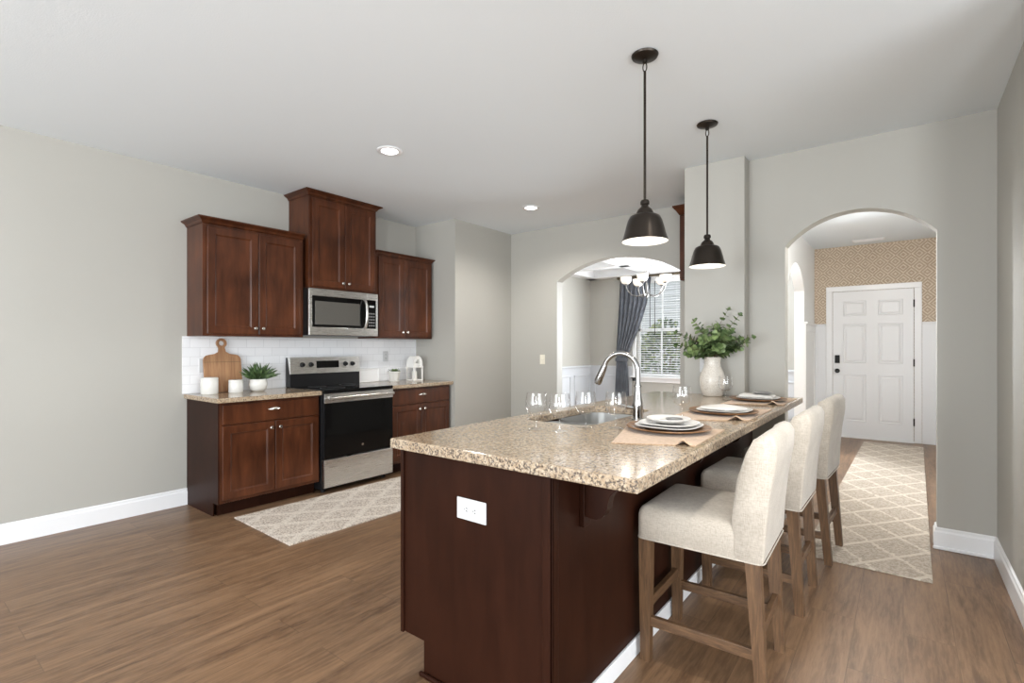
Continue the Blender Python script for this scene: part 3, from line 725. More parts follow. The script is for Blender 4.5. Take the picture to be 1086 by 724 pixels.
def corbel(y):
    m = MB(); m.box(IX1 + 0.0005, y - 0.024, 0.665, IX1 + 0.020, y + 0.024, ZC0 - 0.001, 0.002)
    m.build('corbel_back', DARKCH, isl)
    pr = [(IX1 + 0.0205, ZC0 - 0.001), (IX1 + 0.0205, 0.705), (IX1 + 0.055, 0.700), (IX1 + 0.085, 0.712), (IX1 + 0.102, 0.735), (IX1 + 0.108, 0.765), (IX1 + 0.118, 0.792), (IX1 + 0.145, 0.818), (IX1 + 0.185, 0.838), (IX1 + 0.215, 0.846), (IX1 + 0.215, ZC0 - 0.001)]
    q = pr[1:-1]; sm = [pr[0]]
    for k in range(len(q) - 1):
        a, b, c, d = q[max(k - 1, 0)], q[k], q[k + 1], q[min(k + 2, len(q) - 1)]
        for t in (0, 0.25, 0.5, 0.75):
            sm.append(tuple(0.5 * (2 * b[e] + (c[e] - a[e]) * t + (2 * a[e] - 5 * b[e] + 4 * c[e] - d[e]) * t * t + (3 * b[e] - a[e] - 3 * c[e] + d[e]) * t ** 3) for e in (0, 1)))
    sm += [q[-1], pr[-1]]
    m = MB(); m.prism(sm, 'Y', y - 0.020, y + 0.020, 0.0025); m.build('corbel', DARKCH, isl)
for y in (1.56, 2.585, 3.335): corbel(y)

def rrect(x0, x1, y0, y1, r, n=6):
    pts = []
    for cx, cy, a0 in ((x1 - r, y1 - r, 0), (x0 + r, y1 - r, 90), (x0 + r, y0 + r, 180), (x1 - r, y0 + r, 270)):
        for k in range(n + 1):
            a = R(a0 + 90 * k / n); pts.append((cx + r * math.cos(a), cy + r * math.sin(a)))
    return pts
SKX0, SKX1, SKY0, SKY1 = -1.555, -1.165, 2.085, 2.86
hole = rrect(SKX0, SKX1, SKY0, SKY1, 0.09)
slab('island_countertop', [(-1.648, 1.322), (-0.583, 1.322), (-0.583, 4.240), (-0.947, 4.240), (-0.947, 4.100), (-1.648, 4.100)], ZC0, ZC1, 'large granite counter on the island with a sink cut into it', hole, GRANITE_EDGE)
# sink: two bowls under the counter
sk = thing('sink', (-1.36, 2.47, 0.70), 'stainless double bowl sink set into the island counter', 'sink')
ymid = 2.40
m = MB(); zt = ZC0 - 0.001
for a, b in ((SKY0 - 0.004, ymid - 0.012), (ymid + 0.012, SKY1 + 0.004)):
    o = rrect(SKX0 - 0.004, SKX1 + 0.004, a, b, 0.085)
    def sc(f, z): 
        cx, cy = (SKX0 + SKX1) / 2, (a + b) / 2
        return [(cx + (p[0] - cx) * f, cy + (p[1] - cy) * f, z) for p in o]
    L = [sc(1.0, zt), sc(0.995, zt - 0.10), sc(0.97, zt - 0.165), sc(0.90, zt - 0.185), sc(0.3, zt - 0.192)]
    vs2 = [[m.bm.verts.new(p) for p in lp] for lp in L]; n = len(o)
    for i in range(len(vs2) - 1):
        for k in range(n): m.bm.faces.new((vs2[i][k], vs2[i][(k + 1) % n], vs2[i + 1][(k + 1) % n], vs2[i + 1][k]))
    m.bm.faces.new(vs2[-1])
m.box(SKX0 + 0.04, ymid - 0.0145, zt - 0.03, SKX1 - 0.04, ymid + 0.0145, zt - 0.012, 0.004)
bw = m.build('basin', SINKS, sk, smooth=50)
for yy in (2.24, 2.64):
    m = MB(); m.lathe([(0.04, 0), (0.04, 0.004), (0.03, 0.005), (0.0, 0.003)], (-1.36, yy, zt - 0.1915), 20); m.build('drain', CHROME, sk, smooth=40)
# faucet with a high arched spout
FX, FY = -1.066, 2.42
fa = thing('faucet', (FX, FY, ZC1), 'brushed nickel kitchen faucet with a high arched spout', 'faucet')
m = MB(); m.lathe([(0.030, 0.0), (0.030, 0.006), (0.025, 0.010), (0.024, 0.04), (0.0265, 0.07), (0.026, 0.085), (0.021, 0.115), (0.0165, 0.150), (0.015, 0.166), (0.019, 0.168), (0.019, 0.176), (0.0145, 0.178), (0.0145, 0.186), (0.0, 0.187)], (FX, FY, ZC1), 24); m.build('faucet_body', CHROME, fa, smooth=40)
pts = [(FX, FY, ZC1 + 0.185)] + [(FX, FY, ZC1 + 0.24)]
for k in range(0, 15):
    a = R(180 * k / 14 * 0.92); pts.append((FX - 0.088 + 0.088 * math.cos(a), FY - 0.012 * (1 - math.cos(a)), ZC1 + 0.250 + 0.088 * math.sin(a)))
m = MB(); m.tube(pts, 0.0125, 14); sp = m.build('spout', CHROME, fa, smooth=60)
e = Vector(pts[-1]); dr = (Vector(pts[-1]) - Vector(pts[-2])).normalized(); dr = (dr + Vector((-0.06, 0, 0))).normalized()
m = MB(); m.tube([e - dr * 0.005, e + dr * 0.01, e + dr * 0.05, e + dr * 0.09, e + dr * 0.105], [0.0135, 0.016, 0.019, 0.021, 0.017], 16); m.build('spray_head', CHROME, fa, smooth=50)
m = MB(); m.tube([(FX - 0.02, FY - 0.012, ZC1 + 0.062), (FX - 0.045, FY - 0.03, ZC1 + 0.066), (FX - 0.085, FY - 0.06, ZC1 + 0.085)], [0.011, 0.010, 0.007], 12); m.build('lever_handle', CHROME, fa, smooth=50)
so = thing('soap_dispenser', (-1.475, 2.98, ZC1), 'small clear bottle with pump standing behind the sink', 'soap dispenser') if False else None

# ------------------------------------------------------------------ counter stools
def stool():
    t = thing('counter_stool', (0, 0, 0), 'x', 'bar stool', 'linen counter stools')
    # seat cushion, faces -x
    def rr(ins, z): return [(p[0], p[1], z) for p in rrect(-0.232 + ins, 0.200 - ins, -0.228 + ins, 0.228 - ins, max(0.004, 0.026 - ins * 0.3), 5)]
    m = MB(); m.rings([rr(0.004, 0.505), rr(0.0, 0.509), rr(0.0, 0.600), rr(0.003, 0.616), rr(0.010, 0.629), rr(0.022, 0.638), rr(0.045, 0.643), rr(0.10, 0.648), rr(0.16, 0.650)])
    st = m.build('seat', LINEN, t, smooth=50)
    loop = rrect(-0.232, 0.245, -0.229, 0.229, 0.026)
    m = MB(); m.tube([(p[0], p[1], 0.508) for p in loop] + [(loop[0][0], loop[0][1], 0.508)], 0.003, 6, False); m.build('piping', LINEN, st, smooth=60)
    # backrest: wrapped upholstery, slightly hollow, raked
    def sect(y):
        k = abs(y) / 0.228
        fx = -0.012 * k * k; tz = 0.985 - 0.016 * (abs(y) / 0.228) ** 6
        pr = [(0.150 + fx, 0.520), (0.148 + fx, 0.66), (0.165 + fx, 0.80), (0.196 + fx, 0.90), (0.222 + fx, 0.955), (0.243 + fx, tz - 0.008), (0.262 + fx, tz), (0.283 + fx, tz - 0.006), (0.297 + fx, tz - 0.03),
              (0.290 + fx * .5, 0.88), (0.270 + fx * .5, 0.76), (0.252, 0.64), (0.245, 0.520), (0.238, 0.507), (0.160, 0.507)]
        return pr
    ys = [-0.230, -0.224, -0.20, -0.14, -0.07, 0, 0.07, 0.14, 0.20, 0.224, 0.230]
    loops = []
    for i, y in enumerate(ys):
        pr = sect(y); 
        if i in (0, len(ys) - 1):
            cx = sum(p[0] for p in pr) / len(pr); cz = sum(p[1] for p in pr) / len(pr)
            pr = [(cx + (p[0] - cx) * 0.86, cz + (p[1] - cz) * 0.985) for p in pr]
        loops.append([(p[0], y, p[1]) for p in pr])
    m = MB(); m.rings(loops); m.build('backrest', LINEN, t, smooth=60)
    def leg(p0, p1, w0, w1):
        (x0, y0, z0), (x1, y1, z1) = p0, p1
        def q(x, y, z, h): return [(x - h, y - h, z), (x + h, y - h, z), (x + h, y + h, z), (x - h, y + h, z)]
        return MB().rings([q(x0, y0, z0, w0), q(x1, y1, z1, w1)])
    for s in (-1, 1):
        leg((-0.202, s * 0.196, 0.0), (-0.202, s * 0.196, 0.504), 0.019, 0.025).build('leg', STOOLW, t)
        leg((0.235, s * 0.196, 0.0), (0.205, s * 0.196, 0.506), 0.019, 0.025).build('leg', STOOLW, t)
        MB().box(-0.188, s * 0.196 - 0.011, 0.145, 0.207, s * 0.196 + 0.011, 0.185, 0.002).build('stretcher', STOOLH, t)
    MB().box(-0.213, -0.176, 0.205, -0.191, 0.176, 0.245, 0.002).build('stretcher', STOOLH, t)
    MB().box(0.208, -0.176, 0.205, 0.230, 0.176, 0.245, 0.002).build('stretcher', STOOLH, t)
    return t
st0 = stool()
spots = [(-0.645, 2.20, 1.5, 'linen counter stool whose whole seat shows, beside the island corbel'), (-0.625, 2.97, -1, 'linen counter stool standing between the other two stools'), (-0.572, 3.70, -3, 'linen counter stool beside the arch wall, its back legs on the runner rug')]
for i, (x, y, a, lb) in enumerate(spots):
    o = st0 if i == 0 else copy_tree(st0)
    o.location = (x, y, 0 if i < 2 else 0.0048); o.rotation_euler = (0, 0 if i < 2 else R(-1.337), R(a)); o['label'] = lb   # the last one stands with its back legs on the rug

# ------------------------------------------------------------------ place settings on the island
def disc(name, prof, c, mat, label, cat, group, seg=48, sx=1, sy=1, wob=0.0, sup=None):
    m = MB(); m.lathe(prof, c, seg, 'Z', sx, sy)
    if wob or sup:
        for v in m.bm.verts:
            dx, dy = v.co.x - c[0], v.co.y - c[1]; a = math.atan2(dy, dx); k = 1.0
            if sup: k *= 1.0 / (abs(math.cos(a)) ** sup + abs(math.sin(a)) ** sup) ** (1 / sup)
            if wob: k *= 1 + wob * math.sin(3 * a + 1) + wob * 0.6 * math.sin(5 * a)
            v.co.x = c[0] + dx * k; v.co.y = c[1] + dy * k
    return tag(m.build(name, mat, loc=c, smooth=35), label, cat, group)
def plate_prof(r, h, t=0.004): return [(0, 0), (r * 0.62, 0), (r * 0.75, h * 0.35), (r * 0.985, h * 0.9), (r, h), (r * 0.985, h + t * 0.5), (r * 0.76, h * 0.35 + t), (r * 0.6, t), (0, t)]
CH = [(0, 0), (0.115, 0), (0.150, 0.008), (0.178, 0.014), (0.181, 0.017), (0.178, 0.020), (0.150, 0.015), (0.120, 0.008), (0, 0.008)]
ZT = ZC1 + 0.0005
def placemat(corners, label, curl):
    A, B, C_, D = [Vector(c) for c in corners]   # near-left, near-right, far-right, far-left
    nu, nv = 40, 30
    def top(u, v, dz=0.0):
        p = (A * (1 - u) + B * u) * (1 - v) + (D * (1 - u) + C_ * u) * v
        fr = 0.0035 * math.sin(u * 97) * (1 if v in (0, 1) else 0)
        z = ZT + 0.003
        for (cu, cv, ph) in curl:
            d2 = (u - cu) ** 2 + (v - cv) ** 2; z += 0.022 * math.exp(-d2 * 160) * (0.5 + 0.5 * math.cos((u - cu) * 26))
        return Vector((p.x, p.y + fr, z + dz))
    m = MB()
    V = {}
    for k, dz in ((0, 0), (1, -0.003)):
        for i in range(nu + 1):
            for j in range(nv + 1): V[k, i, j] = m.bm.verts.new(top(i / nu, j / nv, dz))
    for i in range(nu):
        for j in range(nv):
            m.bm.faces.new([V[0, a, b] for a, b in ((i, j), (i + 1, j), (i + 1, j + 1), (i, j + 1))]); m.bm.faces.new([V[1, a, b] for a, b in ((i, j), (i, j + 1), (i + 1, j + 1), (i + 1, j))])
    for i in range(nu):
        for j in (0, nv): m.bm.faces.new([V[k, a, j] for k, a in ((0, i), (0, i + 1), (1, i + 1), (1, i))])
    for j in range(nv):
        for i in (0, nu): m.bm.faces.new([V[k, i, b] for k, b in ((0, j), (0, j + 1), (1, j + 1), (1, j))])
    return tag(m.build('placemat', MATF, loc=(A.x, A.y, ZT), smooth=50), label, 'placemat', 'woven placemats on the island')
def fork(name, c, ang, label): 
    m = MB(); m.tube([(0, 0, 0.004), (0.05, 0, 0.004), (0.10, 0, 0.006), (0.13, 0, 0.006)], [0.004, 0.003, 0.0025, 0.006], 8)
    return m
placemat([(-0.885, 1.765, 0), (-0.612, 1.90, 0), (-0.628, 2.36, 0), (-1.02, 2.20, 0)], 'tan fringed placemat under the setting beside the faucet', [(0.86, 0.02, 0)])
placemat([(-0.975, 2.49, 0), (-0.612, 2.725, 0), (-0.612, 3.30, 0), (-0.98, 3.12, 0)], 'tan placemat under the middle place setting', [(0.85, 0.02, 0)])
placemat([(-0.94, 3.42, 0), (-0.610, 3.60, 0), (-0.600, 4.10, 0), (-0.93, 4.06, 0)], 'tan placemat under the setting beside the vase', [(0.84, 0.03, 0)])
MZ = ZT + 0.0035
sets = [(-0.820, 2.185, 'beside the faucet'), (-0.790, 2.93, 'in the middle of the counter'), (-0.790, 3.77, 'beside the cream vase')]
for i, (x, y, wh) in enumerate(sets):
    disc('charger_plate', CH, (x, y, MZ), CHARGEW, 'round brown charger under the white plates ' + wh, 'charger', 'brown chargers')
    z = MZ + 0.0085
    if i == 0:
        disc('dinner_plate', plate_prof(0.135, 0.016), (x, y + 0.01, z), PLATEC, 'large white plate, lowest of the stack beside the faucet', 'plate', 'white plates', sup=3.2)
        disc('salad_plate', plate_prof(0.122, 0.014), (x - 0.002, y + 0.014, z + 0.0115), PLATEC, 'second white plate of the stack beside the faucet', 'plate', 'white plates', sup=3.0)
        disc('bread_plate', plate_prof(0.095, 0.018), (x - 0.012, y + 0.035, z + 0.022), PLATEC, 'small white dish topping the stack beside the faucet', 'plate', 'white plates')
        disc('pinch_bowl', [(0, 0), (0.030, 0), (0.036, 0.006), (0.038, 0.011), (0.036, 0.0115), (0.032, 0.007), (0.0, 0.004)], (x + 0.005, y + 0.06, z + 0.0262), GREYC, 'tiny grey dish on the top plate beside the faucet', 'dish', None, 28)
    elif i == 1:
        disc('dinner_plate', plate_prof(0.138, 0.014), (x + 0.005, y + 0.01, z), PLATEC, 'large white plate in the middle of the counter', 'plate', 'white plates', sup=3.2)
        m = MB(); P0 = [(-0.11, -0.05), (0.04, -0.10), (0.12, 0.02), (-0.02, 0.11)]
        cz = z + 0.0155
        m.rings([[(x + p[0] * f, y + 0.01 + p[1] * f, cz + dz) for p in P0] for f, dz in ((1.0, 0), (1.02, 0.006), (0.98, 0.012), (0.6, 0.019), (0.2, 0.024))])
        tag(m.build('napkin', LINENW, loc=(x, y, cz), smooth=60), 'folded white napkin on the middle white plate', 'napkin')
    else:
        disc('dinner_plate', plate_prof(0.132, 0.014), (x, y + 0.02, z), PLATEC, 'large white plate beside the cream vase', 'plate', 'white plates', sup=3.2)
        m = MB(); cz = z + 0.0155; m.box(x - 0.105, y - 0.075, cz, x + 0.105, y + 0.055, cz + 0.016, 0.006); m.box(x - 0.10, y - 0.07, cz + 0.012, x + 0.06, y + 0.05, cz + 0.02, 0.005)
        tag(m.build('napkin', LINENW, loc=(x, y, cz)), 'folded white napkin on the plate beside the vase', 'napkin')
        disc('pinch_bowl', plate_prof(0.062, 0.012), (x + 0.03, y + 0.0, cz + 0.0205), GREYC, 'small grey dish on the napkin beside the vase', 'dish', None, 32)
# wine glasses
def wine_glass():
    o = [(0.0, 0.0), (0.034, 0.0), (0.035, 0.002), (0.020, 0.005), (0.006, 0.010), (0.0042, 0.020), (0.004, 0.052), (0.006, 0.057), (0.024, 0.064), (0.041, 0.080), (0.049, 0.103), (0.0485, 0.125), (0.043, 0.164),
         (0.0418, 0.1645), (0.0406, 0.164), (0.0465, 0.125), (0.047, 0.103), (0.039, 0.082), (0.022, 0.0675), (0.0, 0.061)]
    return MB().lathe(o, (0, 0, 0), 36).build('wine_glass', GLASS, smooth=50)
wg = wine_glass(); tag(wg, 'x', 'wine glass', 'wine glasses on the island')
for i, (x, y, lb) in enumerate([(-1.305, 1.865, 'clear wine glass standing alone at the open end of the counter'), (-1.190, 1.878, 'clear wine glass before the sink corner, second along the counter'), (-1.155, 2.045, 'faint clear wine glass directly before the sink bowls'),
                                (-1.030, 2.100, 'clear wine glass between the sink and the faucet-side placemat'), (-0.905, 2.605, 'clear wine glass behind the plates beside the faucet'), (-0.985, 3.72, 'clear wine glass behind the plates beside the vase')]):
    o = wg if i == 0 else wg.copy()
    if i: COL.objects.link(o)
    o.location = (x, y, ZT + (0.0035 if i == 4 else 0)); o['label'] = lb

# vase and eucalyptus
VX, VY = -1.145, 3.965
vz = ZT
m = MB(); m.lathe([(0, 0), (0.066, 0), (0.072, 0.006), (0.086, 0.05), (0.094, 0.10), (0.091, 0.14), (0.078, 0.185), (0.063, 0.22), (0.058, 0.25), (0.060, 0.28), (0.063, 0.292), (0.060, 0.294), (0.054, 0.28), (0.052, 0.25), (0.06, 0.20), (0.07, 0.15), (0.07, 0.1), (0.05, 0.03), (0, 0.03)], (VX, VY, vz), 40)
tag(m.build('vase', CRACKLE, loc=(VX, VY, vz), smooth=60), 'cream crackle ceramic vase of eucalyptus on the counter', 'vase')
def leaf_quad(m, p, d, n, L, W):
    d = d.normalized(); n = (n - d * n.dot(d)).normalized(); s = d.cross(n)
    out = []
    for f, w_ in ((0, 0.0), (0.18, 0.7), (0.5, 1.0), (0.8, 0.75), (1.0, 0.0)):
        out.append((f, w_))
    L_ = [m.bm.verts.new(p + d * L * f + s * W * w_ + n * (0.12 * L * (w_ ** 2) - 0.1 * L * f)) for f, w_ in out]
    M_ = [m.bm.verts.new(p + d * L * f - n * 0.1 * L * f) for f, w_ in out]
    R_ = [m.bm.verts.new(p + d * L * f - s * W * w_ + n * (0.12 * L * (w_ ** 2) - 0.1 * L * f)) for f, w_ in out]
    for i in range(len(out) - 1):
        for A_, B_ in ((L_, M_), (M_, R_)):
            try: m.bm.faces.new((A_[i], A_[i + 1], B_[i + 1], B_[i]))
            except Exception: pass
def branch(tip, bend, label, n=9, r=0.024, seed=0, base=(0, 0)):
    rnd = random.Random(seed)
    p0 = Vector((VX + base[0] * 0.4, VY + base[1] * 0.4, vz + 0.04)); p1 = Vector((VX + base[0], VY + base[1], vz + 0.29)); p3 = Vector((VX, VY, vz)) + Vector(tip)
    p2 = p1 + Vector(bend)
    pts = [p0, p0.lerp(p1, 0.5), p1]
    for k in range(1, 13):
        t = k / 12; pts.append(p1 * (1 - t) ** 2 + p2 * 2 * t * (1 - t) + p3 * t * t)
    t_ = thing('eucalyptus_branch', tuple(p1), label, 'branch', 'eucalyptus branches in the vase')
    MB().tube(pts, [0.0028] * 3 + [0.0026 - 0.00014 * k for k in range(12)], 6).build('stem', STEM, t_, smooth=60)
    m = MB()
    for k in range(n):
        t = 0.16 + 0.84 * k / (n - 1)
        q = p1 * (1 - t) ** 2 + p2 * 2 * t * (1 - t) + p3 * t * t
        d = ((p2 - p1) * (1 - t) + (p3 - p2) * t).normalized()
        a = rnd.uniform(0, 6.28); side = d.orthogonal().normalized(); side = (Matrix.Rotation(a, 3, d) @ side)
        for s in (-1, 1):
            sz = r * (1.15 - 0.5 * t) * rnd.uniform(0.85, 1.25)
            leaf_quad(m, q, (side * s + d * 0.45 + Vector((0, 0, rnd.uniform(-0.2, 0.2)))), (d + Vector((0, -0.3, 0.4)) + Vector((rnd.uniform(-.3, .3), rnd.uniform(-.3, .3), 0))), sz * 2.1, sz)
    leaf_quad(m, p3, d, side, r * 1.2, r * 0.5)
    m.build('leaves', LEAF, t_, smooth=60)
ax = Vector((0.7912, 0.6115, 0)); 
BR = [((-0.215, -0.16, 0.475), (-0.08, -0.05, 0.12), 'longest eucalyptus branch, arching out across the dining window', 9, 0.023, 1), ((-0.10, -0.10, 0.56), (-0.02, -0.02, 0.15), 'upright eucalyptus branch on the window side of the vase', 9, 0.025, 2),
      ((0.10, 0.04, 0.645), (0.02, 0.0, 0.18), 'tallest eucalyptus branch, rising from the middle of the vase', 9, 0.026, 3), ((0.19, 0.0, 0.60), (0.06, 0.0, 0.18), 'tall eucalyptus branch leaning towards the entry arch', 9, 0.026, 4),
      ((0.27, 0.03, 0.44), (0.12, 0.0, 0.12), 'low eucalyptus branch reaching furthest towards the entry arch', 9, 0.026, 5)]
for i, b in enumerate(BR): branch(*b[:3], n=b[3], r=b[4], seed=b[5], base=(0.02 * math.cos(i * 1.9), 0.02 * math.sin(i * 1.9)))
FILL = [((-0.22, -0.12, 0.38), (-0.10, -0.05, 0.09)), ((0.22, 0.06, 0.40), (0.10, 0.03, 0.10)), ((0.16, -0.12, 0.48), (0.07, -0.05, 0.13)), ((-0.17, -0.06, 0.44), (-0.08, -0.02, 0.12)), ((0.07, -0.05, 0.50), (0.03, -0.02, 0.14)), ((0.20, -0.05, 0.43), (0.09, -0.03, 0.12)), ((-0.07, -0.06, 0.49), (-0.03, -0.02, 0.13)), ((-0.13, -0.06, 0.40), (-0.06, -0.02, 0.10)), ((-0.04, -0.13, 0.42), (-0.01, -0.06, 0.13)), ((0.05, -0.12, 0.46), (0.02, -0.05, 0.13)), ((0.14, -0.07, 0.42), (0.06, -0.03, 0.12)), ((0.01, -0.02, 0.52), (0.0, 0.0, 0.13)),
        ((0.10, -0.14, 0.36), (0.05, -0.06, 0.10)), ((-0.10, -0.15, 0.34), (-0.05, -0.06, 0.09)), ((0.18, 0.04, 0.36), (0.08, 0.02, 0.10)), ((-0.16, -0.10, 0.33), (-0.08, -0.04, 0.08))]
for i, b in enumerate(FILL): branch(*b, 'short leafy eucalyptus branch filling the vase mouth', n=9, r=0.031, seed=20 + i, base=(0.03 * math.cos(i * 2.3), 0.03 * math.sin(i * 2.3)))

# ------------------------------------------------------------------ things on the kitchen worktop
CZ = 0.9065
# cutting board leaning on the tiles
def board():
    t = thing('cutting_board', (-4.60, 1.905, CZ), 'acacia paddle cutting board leaning on the white tiles', 'cutting board')
    hw, hb = 0.150, 0.335
    P = []
    P += [(-hw + 0.02, 0.0), (hw - 0.02, 0.0), (hw, 0.02)] + [(hw, 0.26)] + [(hw - 0.045 + 0.045 * math.cos(R(a)), 0.275 + 0.045 * math.sin(R(a))) for a in (0, 30, 60, 90)] + [(0.06, hb - 0.008), (0.030, hb + 0.01), (0.024, hb + 0.04)]
    cx, cz, rr = 0, hb + 0.085, 0.042
    P += [(cx + rr * math.sin(R(a)), cz - rr * math.cos(R(a))) for a in range(35, 326, 20)]
    P += [(-0.024, hb + 0.04), (-0.030, hb + 0.01), (-0.06, hb - 0.008)] + [(-hw + 0.045 - 0.045 * math.cos(R(a)), 0.275 + 0.045 * math.sin(R(a))) for a in (90, 60, 30, 0)] + [(-hw, 0.02)]
    hole = [(cx + 0.022 * math.cos(2 * math.pi * k / 16), cz + 0.022 * math.sin(2 * math.pi * k / 16)) for k in range(16)]
    bm = bmesh.new()
    def ring(pts):
        v = [bm.verts.new((0, p[0], p[1])) for p in pts]; return [bm.edges.new((v[i], v[(i + 1) % len(v)])) for i in range(len(v))]
    ed = ring(P) + ring(hole); bmesh.ops.triangle_fill(bm, use_beauty=True, edges=ed)
    g = bmesh.ops.extrude_face_region(bm, geom=list(bm.faces)); bmesh.ops.translate(bm, verts=[v for v in g['geom'] if isinstance(v, bmesh.types.BMVert)], vec=(0.017, 0, 0))
    mb = MB(); mb.bm.free(); mb.bm = bm
    M = Matrix.Translation((-4.578, 1.905, CZ)) @ Matrix.Rotation(R(-8.2), 4, 'Y')
    b = mb.build('board', BOARDW, t, matrix=M)
    mm = MB(); mm.box(0.0171, -0.149, 0.256, 0.0178, 0.149, 0.2585); mm.build('inlay_line', STEM, t, matrix=M)
board()
def jar(c, r, h, label, lidded=True):
    t = thing('canister', c, label, 'canister', 'white canisters on the worktop')
    MB().lathe([(0, 0), (r * 0.94, 0), (r, 0.006), (r, h - 0.006), (r * 0.96, h), (r * 0.9, h), (0, h - 0.002)], c, 32).build('jar', WHITEC, t, smooth=40)
    MB().lathe([(0, 0), (r * 0.98, 0), (r * 1.0, 0.004), (r * 0.98, 0.014), (r * 0.9, 0.018), (0, 0.019)], (c[0], c[1], c[2] + h + 0.0005), 32).build('lid', WHITEC, t, smooth=40)
jar((-4.490, 1.757, CZ), 0.064, 0.118, 'squat cream canister before the cutting board, at the open worktop end')
jar((-4.470, 1.955, CZ), 0.056, 0.090, 'small white canister between cutting board and potted grass')
QX, QY = -4.46, 2.138
pp = thing('potted_plant', (QX, QY, CZ), 'grassy green plant in a round white pot beside the range', 'potted plant')
MB().lathe([(0, 0), (0.046, 0), (0.066, 0.022), (0.076, 0.058), (0.070, 0.092), (0.062, 0.106), (0.057, 0.102), (0.066, 0.06), (0.04, 0.02), (0, 0.018)], (QX, QY, CZ), 32).build('pot', WHITEC, pp, smooth=50)
MB().lathe([(0.061, 0.0), (0.03, 0.006), (0, 0.008)], (QX, QY, CZ + 0.088), 20, caps=False).build('soil', SOIL, pp, smooth=50)
m = MB(); rnd = random.Random(3)
for k in range(170):
    a = rnd.uniform(0, 6.28); el = rnd.uniform(0.35, 1.5); L = rnd.uniform(0.07, 0.17)
    d = Vector((math.cos(a) * math.cos(el) * 0.85, math.sin(a) * math.cos(el), math.sin(el)))
    p = Vector((QX + math.cos(a) * rnd.uniform(0, 0.04), QY + math.sin(a) * rnd.uniform(0, 0.04), CZ + 0.095))
    leaf_quad(m, p, d, Vector((rnd.uniform(-.6, .6), rnd.uniform(-.6, .6), 1)), L, rnd.uniform(0.003, 0.0065))
m.build('foliage', LEAF2, pp, smooth=60)
# right worktop: tray, planter, lantern
m = MB(); m.rings([[(-4.6495 + 0.010 * (z - CZ) / 0.14 * 0 + dx, y, z) for y, z in ((3.262 + i, CZ + i), (3.560 - i, CZ + i), (3.560 - i, CZ + 0.152 - i), (3.262 + i, CZ + 0.152 - i))] for dx, i in ((0.0, 0.0), (0.022, 0.0), (0.026, 0.004), (0.026, 0.014), (0.020, 0.018))])
tag(m.build('serving_tray', m_paint('white melamine', (0.88, 0.88, 0.88, 1), 0.25, 0.0), loc=(-4.64, 3.41, CZ)), 'plain white tray standing against the tiles behind the range', 'tray')
pl = thing('succulent_planter', (-4.45, 3.60, CZ), 'small white footed pot with a grey green succulent', 'potted plant')
PX, PY = -4.50, 3.665
MB().lathe([(0, 0), (0.054, 0), (0.058, 0.007), (0.050, 0.016), (0.054, 0.035), (0.064, 0.092), (0.071, 0.100), (0.071, 0.114), (0.064, 0.114), (0.06, 0.100), (0, 0.098)], (PX, PY, CZ), 8).build('pot', WHITEC, pl)
m = MB(); rnd = random.Random(5)
for k in range(46):
    a = rnd.uniform(0, 6.28); el = rnd.uniform(0.1, 1.2); rr = rnd.uniform(0, 0.045)
    leaf_quad(m, Vector((PX + math.cos(a) * rr, PY + math.sin(a) * rr, CZ + 0.108)), Vector((math.cos(a), math.sin(a), math.tan(el))), Vector((0, 0, 1)), rnd.uniform(0.028, 0.046), 0.010)
m.tube([(PX, PY, CZ + 0.09), (PX + 0.004, PY + 0.004, CZ + 0.135)], 0.006, 6)
m.build('foliage', LEAF, pl, smooth=60)
LX, LY = -4.47, 3.935
ln = thing('lantern', (LX, LY, CZ), 'white wooden lantern with an arched top holding a candle', 'lantern')
m = MB(); hw = 0.068
m.box(LX - hw, LY - hw, CZ, LX + hw, LY + hw, CZ + 0.014, 0.003)
for sx in (-1, 1):
    for sy in (-1, 1): m.box(LX + sx * hw - (0.014 if sx > 0 else 0), LY + sy * hw - (0.014 if sy > 0 else 0), CZ + 0.013, LX + sx * hw + (0.014 if sx < 0 else 0), LY + sy * hw + (0.014 if sy < 0 else 0), CZ + 0.150, 0.002)
m.box(LX - hw - 0.004, LY - hw - 0.004, CZ + 0.149, LX + hw + 0.004, LY + hw + 0.004, CZ + 0.163, 0.003); m.build('frame', LANT, ln)
def archband(w0, h0, w1, h1, n=16):
    o = [(-w0, 0)] + [(-w0 * math.cos(math.pi * k / n), h0 * math.sin(math.pi * k / n) ** 0.8) for k in range(1, n)] + [(w0, 0)]
    i = [(w1, 0.0)] + [(w1 * math.cos(math.pi * k / n), h1 * math.sin(math.pi * k / n) ** 0.8) for k in range(1, n)] + [(-w1, 0.0)]
    return o + i
m = MB(); m.prism([(LY + p[0], CZ + 0.1635 + p[1]) for p in archband(0.070, 0.118, 0.040, 0.080)], 'X', LX - 0.060, LX + 0.062); m.box(LX - 0.026, LY - 0.052, CZ + 0.163, LX + 0.026, LY + 0.052, CZ + 0.196, 0.004); m.build('arched_top', LANT, ln)
for s in (-1, 1):
    MB().box(LX + s * 0.060 - 0.001, LY - 0.054, CZ + 0.014, LX + s * 0.060 + 0.001, LY + 0.054, CZ + 0.149).build('pane', PANE, ln)
cd = thing('candle', (LX, LY, CZ + 0.0145), 'white pillar candle standing inside the lantern', 'candle')
MB().lathe([(0, 0), (0.027, 0), (0.027, 0.085), (0.023, 0.090), (0, 0.086)], (LX, LY, CZ + 0.0145), 24).build('wax', WAX, cd, smooth=40)
MB().tube([(LX, LY, CZ + 0.1), (LX, LY + 0.002, CZ + 0.112)], 0.0012, 5).build('wick', SLOT, cd)

